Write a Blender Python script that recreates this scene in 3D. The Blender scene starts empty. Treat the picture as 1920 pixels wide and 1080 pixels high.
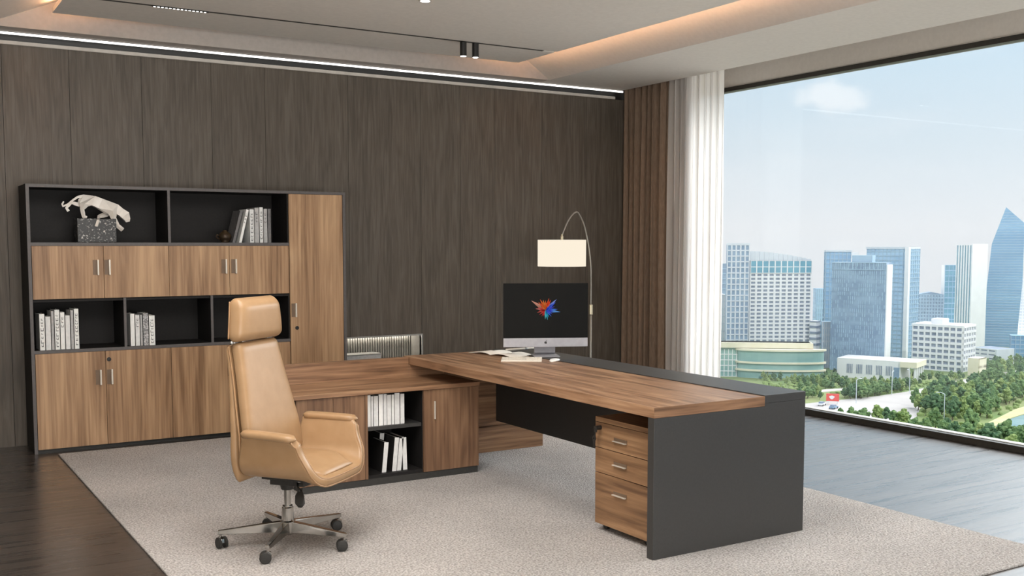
import bpy, bmesh, math, random
from mathutils import Vector, Matrix, noise as mnoise
from math import pi, sin, cos, radians

scene = bpy.context.scene
COL = scene.collection
random.seed(7)

# ------------------------------------------------------------------ camera
S_, YH, HH = 1960.6, 458.5, 150.0            # focal scale, horizon row, offset to principal point
F_ = math.sqrt(S_ * S_ - HH * HH)
CY, CX = YH + HH, 960.0
YAW = math.atan(1205 / S_)
PIT = math.atan(HH / F_)
CAMZ = 1.557
FW = Vector((sin(YAW) * cos(PIT), cos(YAW) * cos(PIT), -sin(PIT)))
RT = Vector((cos(YAW), -sin(YAW), 0))
UP = RT.cross(FW)
CP = Vector((0, 0, CAMZ))
cd = bpy.data.cameras.new('camera')
cam = bpy.data.objects.new('camera', cd)
COL.objects.link(cam)
cam.location = CP
cam.rotation_euler = (pi / 2 - PIT, 0, -YAW)
cd.sensor_width = 36
cd.lens = F_ / 1920 * 36
cd.shift_y = (CY - 540) / 1920
cd.clip_start = 0.05
cd.clip_end = 5000
scene.camera = cam


def ray(x, y):
    return FW + RT * ((x - CX) / F_) - UP * ((y - CY) / F_)


def on_z(x, y, z):
    d = ray(x, y)
    return CP + d * ((z - CP.z) / d.z)


# ------------------------------------------------------------------ colour / nodes
def lin(c):
    c = c / 255
    return c / 12.92 if c <= 0.04045 else ((c + 0.055) / 1.055) ** 2.4


def rgb(r, g, b):
    return (lin(r), lin(g), lin(b), 1)


# ------------------------------------------------------------------ world, sun, exposure
SKY_NEAR, SKY_MID, SKY_UP, SKY_TOP = rgb(234, 235, 239), rgb(208, 221, 232), rgb(178, 208, 229), (1.0, 1.12, 1.25, 1)
w = bpy.data.worlds.new('sky')
scene.world = w
w.use_nodes = True
nt = w.node_tree
nt.nodes.clear()
N = nt.nodes.new
L = nt.links.new
tc = N('ShaderNodeTexCoord')
sep = N('ShaderNodeSeparateXYZ')
L(tc.outputs['Generated'], sep.inputs[0])
ramp = N('ShaderNodeValToRGB')
mr = N('ShaderNodeMapRange')
mr.inputs[1].default_value = -1.0
mr.inputs[2].default_value = 1.0
L(sep.outputs['Z'], mr.inputs[0])
L(mr.outputs[0], ramp.inputs[0])
cr = ramp.color_ramp
cr.elements[0].position = 0.0
cr.elements[0].color = (2.6, 2.5, 2.35, 1)  # brightness added below the horizon to lift the ceiling; never in view
cr.elements[1].position = 1.0
cr.elements[1].color = SKY_TOP
for p_, c_ in ((0.38, (2.6, 2.5, 2.35, 1)), (0.44, SKY_NEAR), (0.508, SKY_NEAR), (0.545, SKY_MID), (0.59, SKY_UP), (0.63, rgb(186, 214, 233)), (0.73, SKY_TOP)):
    e = cr.elements.new(p_)
    e.color = c_
# one small cumulus over the skyline plus thin high haze
cdir = ray(1558, 182).normalized()
vm = N('ShaderNodeVectorMath'); vm.operation = 'SUBTRACT'
L(tc.outputs['Generated'], vm.inputs[0]); vm.inputs[1].default_value = cdir
vs = N('ShaderNodeVectorMath'); vs.operation = 'MULTIPLY'
L(vm.outputs[0], vs.inputs[0]); vs.inputs[1].default_value = (1, 1, 2.0)
vl = N('ShaderNodeVectorMath'); vl.operation = 'LENGTH'
L(vs.outputs[0], vl.inputs[0])
nz = N('ShaderNodeTexNoise'); nz.inputs['Scale'].default_value = 45; nz.inputs['Detail'].default_value = 5
L(tc.outputs['Generated'], nz.inputs['Vector'])
ma = N('ShaderNodeMath'); ma.operation = 'MULTIPLY_ADD'
L(nz.outputs['Fac'], ma.inputs[0]); ma.inputs[1].default_value = -0.045
L(vl.outputs['Value'], ma.inputs[2])
m2 = N('ShaderNodeMapRange'); m2.interpolation_type = 'SMOOTHSTEP'
m2.inputs[1].default_value = 0.014; m2.inputs[2].default_value = -0.008
m2.inputs[3].default_value = 0.0; m2.inputs[4].default_value = 0.6
L(ma.outputs[0], m2.inputs[0])
mix = N('ShaderNodeMix'); mix.data_type = 'RGBA'
L(m2.outputs[0], mix.inputs[0]); L(ramp.outputs[0], mix.inputs[6]); mix.inputs[7].default_value = (0.95, 0.95, 0.97, 1)
n3 = N('ShaderNodeTexNoise'); n3.inputs['Scale'].default_value = 5; n3.inputs['Detail'].default_value = 4
mp = N('ShaderNodeMapping'); mp.inputs['Scale'].default_value = (1, 1, 5)
L(tc.outputs['Generated'], mp.inputs[0]); L(mp.outputs[0], n3.inputs['Vector'])
m3 = N('ShaderNodeMapRange'); m3.inputs[1].default_value = 0.5; m3.inputs[2].default_value = 0.75
m3.inputs[4].default_value = 0.35
L(n3.outputs['Fac'], m3.inputs[0])
mix2 = N('ShaderNodeMix'); mix2.data_type = 'RGBA'
L(m3.outputs[0], mix2.inputs[0]); L(mix.outputs[2], mix2.inputs[6]); mix2.inputs[7].default_value = rgb(230, 234, 240)
# bright sky lobe added out of view to light the room through the window
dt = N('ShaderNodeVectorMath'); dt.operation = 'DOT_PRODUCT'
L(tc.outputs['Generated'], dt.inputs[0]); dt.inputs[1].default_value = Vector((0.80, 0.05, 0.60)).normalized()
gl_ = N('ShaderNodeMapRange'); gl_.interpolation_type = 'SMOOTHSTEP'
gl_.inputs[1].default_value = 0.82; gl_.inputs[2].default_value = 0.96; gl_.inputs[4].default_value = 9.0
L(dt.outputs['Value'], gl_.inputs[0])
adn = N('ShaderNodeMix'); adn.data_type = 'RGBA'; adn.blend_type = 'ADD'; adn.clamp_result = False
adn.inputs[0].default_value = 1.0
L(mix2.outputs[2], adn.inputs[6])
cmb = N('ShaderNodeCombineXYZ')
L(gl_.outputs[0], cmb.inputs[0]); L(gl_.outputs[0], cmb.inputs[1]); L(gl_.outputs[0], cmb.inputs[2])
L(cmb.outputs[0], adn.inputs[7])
bg = N('ShaderNodeBackground'); bg.inputs['Strength'].default_value = 1.0
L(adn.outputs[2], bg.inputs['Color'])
wo = N('ShaderNodeOutputWorld')
L(bg.outputs[0], wo.inputs['Surface'])


def lamp(name, kind, energy, loc, color=(1, 1, 1), direction=None, **kw):
    ld = bpy.data.lights.new(name, kind)
    ld.energy = energy
    ld.color = color
    for k, v in kw.items():
        setattr(ld, k, v)
    o = bpy.data.objects.new(name, ld)
    COL.objects.link(o)
    o.location = loc
    if direction is not None:
        o.rotation_euler = Vector(direction).to_track_quat('-Z', 'Y').to_euler()
    return o


lamp('sun', 'SUN', 1.5, (0, 0, 60), (1, 0.96, 0.9), (0.30, 0.70, -0.62), angle=0.02)
lamp('ceiling_fill_light', 'AREA', 215, (1.35, 4.9, 3.2), (1, 0.97, 0.93), (-0.05, 0.25, -1), shape='RECTANGLE', size=2.6, size_y=3.4)  # area fill added under the ceiling above the view, brightens the room
lamp('rear_fill_light', 'AREA', 360, (2.2, -1.9, 1.3), (1, 0.98, 0.955), (0.10, 1, 0.30), shape='RECTANGLE', size=6.0, size_y=2.2)  # added fill behind the camera; the rear wall has no window

scene.view_settings.view_transform = 'Standard'
scene.view_settings.look = 'None'
scene.view_settings.gamma = 1
scene.view_settings.use_curve_mapping = False
scene.view_settings.exposure = 0.0


# ------------------------------------------------------------------ materials
def base_mat(name, col, rough=0.5, metal=0.0, spec=0.5):
    m = bpy.data.materials.new(name)
    m.use_nodes = True
    b = m.node_tree.nodes['Principled BSDF']
    b.inputs['Base Color'].default_value = col
    b.inputs['Roughness'].default_value = rough
    b.inputs['Metallic'].default_value = metal
    b.inputs['Specular IOR Level'].default_value = spec
    return m


def noisy(name, c1, c2, scale=(1, 1, 1), nscale=8, rough=0.5, metal=0.0, bump=0.0, detail=4, lo=0.35, hi=0.65, spec=0.5, rand=True, dist=0.0):
    """principled surface whose colour wanders between c1 and c2"""
    m = base_mat(name, c1, rough, metal, spec)
    t = m.node_tree
    n, l = t.nodes.new, t.links.new
    b = t.nodes['Principled BSDF']
    co = n('ShaderNodeTexCoord')
    src = co.outputs['Object']
    if rand:
        oi = n('ShaderNodeObjectInfo')
        mu = n('ShaderNodeMath'); mu.operation = 'MULTIPLY'; mu.inputs[1].default_value = 37.0
        l(oi.outputs['Random'], mu.inputs[0])
        ad = n('ShaderNodeVectorMath'); ad.operation = 'ADD'
        l(src, ad.inputs[0]); l(mu.outputs[0], ad.inputs[1])
        src = ad.outputs[0]
    mp = n('ShaderNodeMapping'); mp.inputs['Scale'].default_value = scale
    l(src, mp.inputs[0])
    nz = n('ShaderNodeTexNoise'); nz.inputs['Scale'].default_value = nscale; nz.inputs['Detail'].default_value = detail
    nz.inputs['Distortion'].default_value = dist
    l(mp.outputs[0], nz.inputs['Vector'])
    cr = n('ShaderNodeValToRGB')
    cr.color_ramp.elements[0].position = lo; cr.color_ramp.elements[0].color = c1
    cr.color_ramp.elements[1].position = hi; cr.color_ramp.elements[1].color = c2
    l(nz.outputs['Fac'], cr.inputs[0])
    l(cr.outputs[0], b.inputs['Base Color'])
    if bump:
        bp = n('ShaderNodeBump'); bp.inputs['Strength'].default_value = bump; bp.inputs['Distance'].default_value = 0.01
        l(nz.outputs['Fac'], bp.inputs['Height']); l(bp.outputs[0], b.inputs['Normal'])
    return m


def wood(name, dark, mid, light, grain, rough=0.42, cross=9.0, fine=60.0, rand=True, amp=0.55):
    """two scales of grain stretched along one axis (0,1,2)"""
    m = base_mat(name, mid, rough, 0, 0.35)
    t = m.node_tree
    n, l = t.nodes.new, t.links.new
    b = t.nodes['Principled BSDF']
    co = n('ShaderNodeTexCoord')
    src = co.outputs['Object']
    if rand:
        oi = n('ShaderNodeObjectInfo')
        mu = n('ShaderNodeMath'); mu.operation = 'MULTIPLY'; mu.inputs[1].default_value = 53.0
        l(oi.outputs['Random'], mu.inputs[0])
        ad = n('ShaderNodeVectorMath'); ad.operation = 'ADD'
        l(src, ad.inputs[0]); l(mu.outputs[0], ad.inputs[1])
        src = ad.outputs[0]

    def ns(sc, along, detail, dist):
        mp = n('ShaderNodeMapping')
        s = [sc, sc, sc]; s[grain] = along
        mp.inputs['Scale'].default_value = s
        l(src, mp.inputs[0])
        z = n('ShaderNodeTexNoise'); z.inputs['Scale'].default_value = 1.0; z.inputs['Detail'].default_value = detail
        z.inputs['Distortion'].default_value = dist
        l(mp.outputs[0], z.inputs['Vector'])
        return z.outputs['Fac']
    a = ns(cross, cross * 0.085, 5, 1.1)
    f = ns(fine, fine * 0.03, 3, 0.2)
    mx = n('ShaderNodeMath'); mx.operation = 'MULTIPLY_ADD'
    l(f, mx.inputs[0]); mx.inputs[1].default_value = amp
    sub = n('ShaderNodeMath'); sub.operation = 'SUBTRACT'; sub.inputs[1].default_value = amp * 0.5
    l(a, sub.inputs[0]); l(sub.outputs[0], mx.inputs[2])
    cr = n('ShaderNodeValToRGB')
    cr.color_ramp.elements[0].position = 0.3; cr.color_ramp.elements[0].color = dark
    cr.color_ramp.elements[1].position = 0.72; cr.color_ramp.elements[1].color = light
    e = cr.color_ramp.elements.new(0.5); e.color = mid
    l(mx.outputs[0], cr.inputs[0]); l(cr.outputs[0], b.inputs['Base Color'])
    bp = n('ShaderNodeBump'); bp.inputs['Strength'].default_value = 0.08; bp.inputs['Distance'].default_value = 0.002
    l(f, bp.inputs['Height']); l(bp.outputs[0], b.inputs['Normal'])
    return m


def emis(name, col, strength):
    m = bpy.data.materials.new(name); m.use_nodes = True
    t = m.node_tree
    t.nodes.clear()
    e = t.nodes.new('ShaderNodeEmission'); e.inputs[0].default_value = col; e.inputs[1].default_value = strength
    o = t.nodes.new('ShaderNodeOutputMaterial')
    t.links.new(e.outputs[0], o.inputs[0])
    return m


M = {}
M['oak'] = wood('oak_doors', rgb(128, 97, 70), rgb(164, 130, 98), rgb(190, 156, 120), 2, cross=7)
M['walnut_x'] = wood('walnut_along_x', rgb(98, 72, 53), rgb(138, 104, 78), rgb(166, 131, 100), 0, cross=16, rough=0.38)
M['walnut_y'] = wood('walnut_along_y', rgb(104, 77, 57), rgb(146, 111, 84), rgb(174, 138, 107), 1, cross=16, rough=0.38)
M['walnut_z'] = wood('walnut_upright', rgb(96, 70, 52), rgb(122, 92, 69), rgb(142, 110, 84), 2, cross=13)
M['walnut_h'] = wood('walnut_drawers', rgb(104, 76, 54), rgb(138, 104, 74), rgb(164, 128, 94), 1, cross=14)
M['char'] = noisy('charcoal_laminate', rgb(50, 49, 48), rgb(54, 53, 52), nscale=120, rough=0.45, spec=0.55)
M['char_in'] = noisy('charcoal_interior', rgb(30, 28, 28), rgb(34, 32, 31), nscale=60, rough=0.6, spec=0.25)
M['char_edge'] = noisy('charcoal_edge', rgb(84, 79, 78), rgb(90, 85, 84), nscale=60, rough=0.5)
M['plinth'] = noisy('black_plinth', rgb(44, 43, 41), rgb(50, 49, 46), nscale=60, rough=0.55)
M['wallwood'] = wood('dark_veneer_wall', rgb(79, 72, 64), rgb(90, 82, 73), rgb(101, 93, 84), 2, rough=0.5, cross=22, fine=120, amp=0.7)
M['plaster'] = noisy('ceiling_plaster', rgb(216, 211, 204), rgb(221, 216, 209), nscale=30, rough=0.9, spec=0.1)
M['plaster_shaded'] = noisy('ceiling_plaster_shaded', rgb(178, 171, 165), rgb(184, 177, 171), nscale=30, rough=0.9, spec=0.1)  # ceiling paint darkened to stand in for shade on the back drop
M['wallpaint'] = noisy('wall_paint', rgb(200, 196, 188), rgb(206, 202, 194), nscale=20, rough=0.9, spec=0.1)
M['alu'] = noisy('brushed_aluminium', rgb(176, 174, 170), rgb(196, 194, 190), scale=(1, 1, 12), nscale=20, rough=0.35, metal=0.7)
M['trimlight'] = noisy('pale_trim', rgb(176, 170, 162), rgb(186, 180, 172), nscale=20, rough=0.5)
M['blackmetal'] = noisy('black_metal', rgb(28, 27, 26), rgb(34, 33, 31), nscale=60, rough=0.45)
M['blackplastic'] = noisy('black_plastic', rgb(30, 28, 26), rgb(38, 36, 33), nscale=80, rough=0.5)
M['frame'] = noisy('window_frame_dark', rgb(48, 45, 40), rgb(54, 51, 46), nscale=40, rough=0.5)
M['chrome'] = noisy('chrome', rgb(168, 166, 162), rgb(190, 188, 184), nscale=5, rough=0.14, metal=1.0)
M['lampmetal'] = noisy('dark_nickel', rgb(150, 146, 138), rgb(164, 160, 152), nscale=6, rough=0.35, metal=0.5)
M['brass'] = noisy('warm_nickel', rgb(206, 196, 168), rgb(216, 206, 180), nscale=5, rough=0.3, metal=0.8)
M['handle'] = noisy('handle_metal', rgb(206, 198, 184), rgb(220, 212, 200), nscale=9, rough=0.35, metal=0.35)
M['handle_dark'] = noisy('handle_plate', rgb(112, 92, 74), rgb(120, 100, 82), nscale=9, rough=0.5, metal=0.2)
M['leather'] = noisy('tan_leather', rgb(154, 122, 88), rgb(162, 130, 96), nscale=14, rough=0.34, spec=0.42, bump=0.02, lo=0.3, hi=0.7)
M['leather_seam'] = noisy('leather_piping', rgb(150, 115, 80), rgb(158, 123, 88), nscale=40, rough=0.4)
M['white'] = noisy('white_cover', rgb(232, 232, 228), rgb(240, 240, 236), nscale=40, rough=0.6)
M['white2'] = noisy('offwhite_cover', rgb(214, 214, 212), rgb(226, 226, 224), nscale=40, rough=0.6)
M['grey'] = noisy('grey_cover', rgb(168, 167, 166), rgb(182, 181, 180), nscale=50, rough=0.6)
M['grey_pat'] = noisy('mottled_grey_cover', rgb(120, 119, 120), rgb(196, 195, 195), nscale=110, rough=0.6, lo=0.45, hi=0.6)
M['dgrey'] = noisy('dark_grey_cover', rgb(96, 94, 94), rgb(112, 110, 110), nscale=60, rough=0.5)
M['pages'] = noisy('paper_pages', rgb(222, 220, 212), rgb(232, 230, 224), scale=(30, 1, 1), nscale=20, rough=0.8)
M['ink'] = noisy('print_ink', rgb(92, 92, 92), rgb(108, 108, 108), nscale=50, rough=0.7)
M['paper'] = noisy('printed_paper', rgb(232, 224, 212), rgb(240, 233, 222), nscale=10, rough=0.7)
M['marble'] = noisy('speckled_black_stone', rgb(14, 13, 12), rgb(215, 210, 204), nscale=62, rough=0.35, lo=0.58, hi=0.68, detail=6, dist=0.8)
M['ceramic'] = noisy('pale_glaze', rgb(226, 218, 208), rgb(240, 234, 226), nscale=9, rough=0.45)
M['bronze'] = noisy('dark_bronze', rgb(58, 46, 34), rgb(92, 74, 52), nscale=14, rough=0.4, metal=0.5)
M['silver'] = noisy('computer_silver', rgb(156, 155, 160), rgb(164, 163, 168), nscale=30, rough=0.45, metal=0.3)
M['screen'] = noisy('dark_glass_screen', rgb(22, 22, 22), rgb(26, 26, 25), nscale=3, rough=0.5, spec=0.06)
M['ivory'] = noisy('ivory_plastic', rgb(236, 228, 214), rgb(242, 235, 222), nscale=30, rough=0.45)
M['key'] = noisy('key_top', rgb(226, 217, 203), rgb(234, 226, 212), nscale=30, rough=0.5)
M['curtain'] = noisy('brown_curtain', rgb(122, 103, 87), rgb(134, 115, 99), scale=(3, 3, 0.5), nscale=30, rough=0.9, spec=0.1)
M['led'] = emis('led_white', (1, 0.97, 0.93, 1), 2.6)
M['led_warm'] = emis('led_warm', (1, 0.55, 0.30, 1), 44.0)
M['spotface'] = emis('spot_lens', (1, 0.95, 0.88, 1), 6.0)
M['diffuser'] = emis('grille_lens', (1, 0.97, 0.92, 1), 5.0)
M['shade'] = emis('lit_lampshade', (1.0, 0.89, 0.72, 1), 0.98)
M['nichelight'] = emis('niche_led', (1.0, 0.95, 0.86, 1), 22.0)
M['fluted'] = noisy('fluted_grey', rgb(150, 146, 138), rgb(160, 156, 148), nscale=20, rough=0.6)

# rug: short looped pile
rm = noisy('rug_pile', rgb(140, 135, 131), rgb(200, 195, 191), nscale=95, rough=1.0, spec=0.0, detail=3, lo=0.32, hi=0.66, bump=0.9, rand=False)
M['rug'] = rm
t = rm.node_tree
n, l = t.nodes.new, t.links.new
co = n('ShaderNodeTexCoord')
big = n('ShaderNodeTexNoise'); big.inputs['Scale'].default_value = 1.3; big.inputs['Detail'].default_value = 3
l(co.outputs['Object'], big.inputs['Vector'])
bmr = n('ShaderNodeMapRange'); bmr.inputs[1].default_value = 0.3; bmr.inputs[2].default_value = 0.7
bmr.inputs[3].default_value = 0.88; bmr.inputs[4].default_value = 1.08
l(big.outputs['Fac'], bmr.inputs[0])
mul = n('ShaderNodeMix'); mul.data_type = 'RGBA'; mul.blend_type = 'MULTIPLY'; mul.inputs[0].default_value = 1
bs = t.nodes['Principled BSDF']
old = bs.inputs['Base Color'].links[0].from_socket
l(old, mul.inputs[6]); l(bmr.outputs[0], mul.inputs[7]); l(mul.outputs[2], bs.inputs['Base Color'])

# floor: narrow dark planks running along x
fm = base_mat('dark_plank_floor', rgb(70, 60, 54), 0.4, 0, 0.9)
M['floor'] = fm
t = fm.node_tree
n, l = t.nodes.new, t.links.new
bs = t.nodes['Principled BSDF']
co = n('ShaderNodeTexCoord')
br = n('ShaderNodeTexBrick')
br.inputs['Scale'].default_value = 1.0
br.inputs['Brick Width'].default_value = 1.5; br.inputs['Row Height'].default_value = 0.135
br.inputs['Mortar Size'].default_value = 0.0016; br.inputs['Mortar Smooth'].default_value = 0.2
br.inputs['Color1'].default_value = (0.2, 0.2, 0.2, 1); br.inputs['Color2'].default_value = (0.8, 0.8, 0.8, 1)
br.inputs['Mortar'].default_value = (0, 0, 0, 1)
l(co.outputs['Object'], br.inputs['Vector'])
mp = n('ShaderNodeMapping'); mp.inputs['Scale'].default_value = (1.2, 22, 1)
l(co.outputs['Object'], mp.inputs[0])
nz = n('ShaderNodeTexNoise'); nz.inputs['Scale'].default_value = 1; nz.inputs['Detail'].default_value = 6; nz.inputs['Distortion'].default_value = 0.5
l(mp.outputs[0], nz.inputs['Vector'])
mx = n('ShaderNodeMath'); mx.operation = 'MULTIPLY_ADD'; mx.inputs[1].default_value = 0.35
l(br.outputs['Color'], mx.inputs[0]); l(nz.outputs['Fac'], mx.inputs[2])
cr = n('ShaderNodeValToRGB')
cr.color_ramp.elements[0].position = 0.35; cr.color_ramp.elements[0].color = rgb(40, 35, 32)
cr.color_ramp.elements[1].position = 0.95; cr.color_ramp.elements[1].color = rgb(70, 61, 55)
l(mx.outputs[0], cr.inputs[0]); l(cr.outputs[0], bs.inputs['Base Color'])
rr = n('ShaderNodeMapRange'); rr.inputs[1].default_value = 0.3; rr.inputs[2].default_value = 0.7
rr.inputs[3].default_value = 0.22; rr.inputs[4].default_value = 0.42
l(nz.outputs['Fac'], rr.inputs[0]); l(rr.outputs[0], bs.inputs['Roughness'])
bp = n('ShaderNodeBump'); bs.inputs['Coat Weight'].default_value = 0.55; bs.inputs['Coat Roughness'].default_value = 0.22
bp.inputs['Strength'].default_value = 0.12; bp.inputs['Distance'].default_value = 0.003
l(mx.outputs[0], bp.inputs['Height']); l(bp.outputs[0], bs.inputs['Normal'])

# clear glass pane: transmits straight through, mirrors a little at grazing angles
gm = bpy.data.materials.new('clear_glass'); gm.use_nodes = True
M['glass'] = gm
t = gm.node_tree; t.nodes.clear()
n, l = t.nodes.new, t.links.new
tr = n('ShaderNodeBsdfTransparent'); tr.inputs[0].default_value = (0.97, 0.985, 0.985, 1)
gl = n('ShaderNodeBsdfGlossy'); gl.inputs['Roughness'].default_value = 0.0
fr = n('ShaderNodeFresnel'); fr.inputs['IOR'].default_value = 1.22
ms = n('ShaderNodeMixShader'); o_ = n('ShaderNodeOutputMaterial')
l(fr.outputs[0], ms.inputs[0]); l(tr.outputs[0], ms.inputs[1]); l(gl.outputs[0], ms.inputs[2]); l(ms.outputs[0], o_.inputs[0])

# sheer curtain: thin translucent voile
sm = bpy.data.materials.new('white_sheer'); sm.use_nodes = True
M['sheer'] = sm
t = sm.node_tree; t.nodes.clear()
n, l = t.nodes.new, t.links.new
df = n('ShaderNodeBsdfDiffuse'); df.inputs[0].default_value = rgb(244, 240, 236)
tl = n('ShaderNodeBsdfTranslucent'); tl.inputs[0].default_value = rgb(250, 247, 244)
tp = n('ShaderNodeBsdfTransparent')
a1 = n('ShaderNodeMixShader'); a1.inputs[0].default_value = 0.58
a2 = n('ShaderNodeMixShader'); a2.inputs[0].default_value = 0.10
wv = n('ShaderNodeTexNoise'); wv.inputs['Scale'].default_value = 300
o_ = n('ShaderNodeOutputMaterial')
l(df.outputs[0], a1.inputs[1]); l(tl.outputs[0], a1.inputs[2]); l(a1.outputs[0], a2.inputs[1]); l(tp.outputs[0], a2.inputs[2]); l(a2.outputs[0], o_.inputs[0])

# ------------------------------------------------------------------ mesh helpers
WL = {}


class MB:
    def __init__(s):
        s.v, s.f = [], []

    def add(s, vs, fs):
        k = len(s.v)
        s.v += [Vector(p) for p in vs]
        s.f += [tuple(i + k for i in q) for q in fs]
        return s

    def box(s, x0, x1, y0, y1, z0, z1):
        return s.add([(x0, y0, z0), (x1, y0, z0), (x1, y1, z0), (x0, y1, z0), (x0, y0, z1), (x1, y0, z1), (x1, y1, z1), (x0, y1, z1)],
                     [(0, 3, 2, 1), (4, 5, 6, 7), (0, 1, 5, 4), (1, 2, 6, 5), (2, 3, 7, 6), (3, 0, 4, 7)])

    def obox(s, mat, sx, sy, sz):
        b = MB().box(-sx / 2, sx / 2, -sy / 2, sy / 2, -sz / 2, sz / 2)
        return s.add([mat @ p for p in b.v], b.f)

    def prism(s, poly, axis, a, b):
        """polygon in the two other axes swept from a to b along axis"""
        def P(u, v, t):
            return [(t, u, v), (u, t, v), (u, v, t)][axis]
        k = len(poly)
        vs = [P(u, v, a) for u, v in poly] + [P(u, v, b) for u, v in poly]
        fs = [tuple(range(k)), tuple(range(2 * k - 1, k - 1, -1))]
        fs += [(i, i + k, (i + 1) % k + k, (i + 1) % k) for i in range(k)]
        return s.add(vs, fs)

    def tube(s, pts, r, n=10, cap=True):
        pts = [Vector(p) for p in pts]
        rs = r if isinstance(r, (list, tuple)) else [r] * len(pts)
        vs, fs = [], []
        ref = None
        for i, p in enumerate(pts):
            d = (pts[min(i + 1, len(pts) - 1)] - pts[max(i - 1, 0)]).normalized()
            if ref is None:
                ref = d.orthogonal().normalized()
            ref = (ref - d * ref.dot(d)).normalized()
            b = d.cross(ref)
            for k in range(n):
                a = 2 * pi * k / n
                vs.append(p + (ref * cos(a) + b * sin(a)) * rs[i])
        for i in range(len(pts) - 1):
            for k in range(n):
                fs.append((i * n + k, i * n + (k + 1) % n, (i + 1) * n + (k + 1) % n, (i + 1) * n + k))
        if cap:
            fs.append(tuple(range(n - 1, -1, -1)))
            fs.append(tuple((len(pts) - 1) * n + k for k in range(n)))
        return s.add(vs, fs)

    def lathe(s, prof, c=(0, 0, 0), n=24, mat=None):
        c = Vector(c)
        vs, fs = [], []
        for r, z in prof:
            for k in range(n):
                a = 2 * pi * k / n
                p = Vector((r * cos(a), r * sin(a), z))
                vs.append(c + (mat @ p if mat else p))
        for i in range(len(prof) - 1):
            for k in range(n):
                fs.append((i * n + k, i * n + (k + 1) % n, (i + 1) * n + (k + 1) % n, (i + 1) * n + k))
        if prof[0][0] > 1e-6:
            fs.append(tuple(range(n - 1, -1, -1)))
        if prof[-1][0] > 1e-6:
            fs.append(tuple((len(prof) - 1) * n + k for k in range(n)))
        return s.add(vs, fs)

    def loft(s, st, n=32, e=3.0):
        """st: (centre, width_dir, thick_dir, half_width, half_thick) stations of a superellipse section"""
        vs, fs = [], []
        for c, wd, td, hw, ht in st:
            for k in range(n):
                a = 2 * pi * k / n
                ca, sa = cos(a), sin(a)
                u = math.copysign(abs(ca) ** (2 / e), ca) * hw
                q = math.copysign(abs(sa) ** (2 / e), sa) * ht
                vs.append(Vector(c) + Vector(wd) * u + Vector(td) * q)
        for i in range(len(st) - 1):
            for k in range(n):
                fs.append((i * n + k, i * n + (k + 1) % n, (i + 1) * n + (k + 1) % n, (i + 1) * n + k))
        fs.append(tuple(range(n - 1, -1, -1)))
        fs.append(tuple((len(st) - 1) * n + k for k in range(n)))
        return s.add(vs, fs)

    def xf(s, mat):
        s.v = [mat @ p for p in s.v]
        return s

    def build(s, name, mat, parent=None, bevel=0.0, smooth=False, sub=0, local=False, seg=2, solid=0.0):
        me = bpy.data.meshes.new(name)
        o = bpy.data.objects.new(name, me)
        COL.objects.link(o)
        if parent is not None:
            off = Vector((0, 0, 0)) if local else WL.get(parent.name, Vector((0, 0, 0)))
            o.parent = parent
            WL[o.name] = off.copy()
        elif local:
            off = Vector((0, 0, 0)); WL[o.name] = off
        else:
            xs = [p.x for p in s.v]; ys = [p.y for p in s.v]; zs = [p.z for p in s.v]
            off = Vector(((min(xs) + max(xs)) / 2, (min(ys) + max(ys)) / 2, min(zs)))
            o.location = off
            WL[o.name] = off
        me.from_pydata([p - off for p in s.v], [], s.f)
        bm = bmesh.new(); bm.from_mesh(me)
        bmesh.ops.recalc_face_normals(bm, faces=bm.faces)
        bm.to_mesh(me); bm.free()
        me.materials.append(mat)
        if smooth:
            for p in me.polygons:
                p.use_smooth = True
        if solid:
            md = o.modifiers.new('solid', 'SOLIDIFY'); md.thickness = solid; md.offset = 0
        if sub:
            md = o.modifiers.new('sub', 'SUBSURF'); md.levels = sub; md.render_levels = sub
        if bevel:
            md = o.modifiers.new('bevel', 'BEVEL'); md.width = bevel; md.segments = seg; md.limit_method = 'ANGLE'
            md.harden_normals = False
        return o


def tag(o, label, cat, group=None, kind=None):
    o['label'] = label
    o['category'] = cat
    if group:
        o['group'] = group
    if kind:
        o['kind'] = kind
    return o


def struct(o):
    o['kind'] = 'structure'
    return o


def thing(name, label, cat, loc, rz=0.0, group=None):
    o = bpy.data.objects.new(name, None)
    COL.objects.link(o)
    o.location = loc
    o.rotation_euler = (0, 0, rz)
    o.empty_display_size = 0.1
    WL[o.name] = Vector(loc)
    return tag(o, label, cat, group)


def dup(root, loc, rz=None, label=None, group=None, scale=None):
    r = root.copy(); COL.objects.link(r); r.location = loc
    if rz is not None:
        r.rotation_euler = (0, 0, rz)
    if scale:
        r.scale = scale
    if label:
        r['label'] = label
    if group:
        r['group'] = group
    for ch in list(root.children):
        c = ch.copy(); COL.objects.link(c); c.parent = r
        for g in list(ch.children):
            d = g.copy(); COL.objects.link(d); d.parent = c
    return r


# ------------------------------------------------------------------ room shell
XW, YB = 7.30, 8.80
SOF = 3.145
struct(MB().box(-1.1, XW + 0.1, -2.1, YB + 0.4, -0.12, 0).build('floor', M['floor']))
struct(MB().box(-1.1, XW + 0.1, -2.1, YB + 0.4, 3.5, 3.62).build('ceiling', M['plaster']))
struct(MB().box(-1.1, -1.0, -2.1, YB + 0.4, 0, 3.5).build('wall_left', M['wallpaint']))
struct(MB().box(-1.0, XW + 0.1, -2.1, -2.0, 0, 3.5).build('wall_rear', M['wallpaint']))
struct(MB().box(XW - 0.02, XW + 0.1, -2.0, YB, 3.10, 3.5).build('wall_right', M['plaster']))
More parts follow.
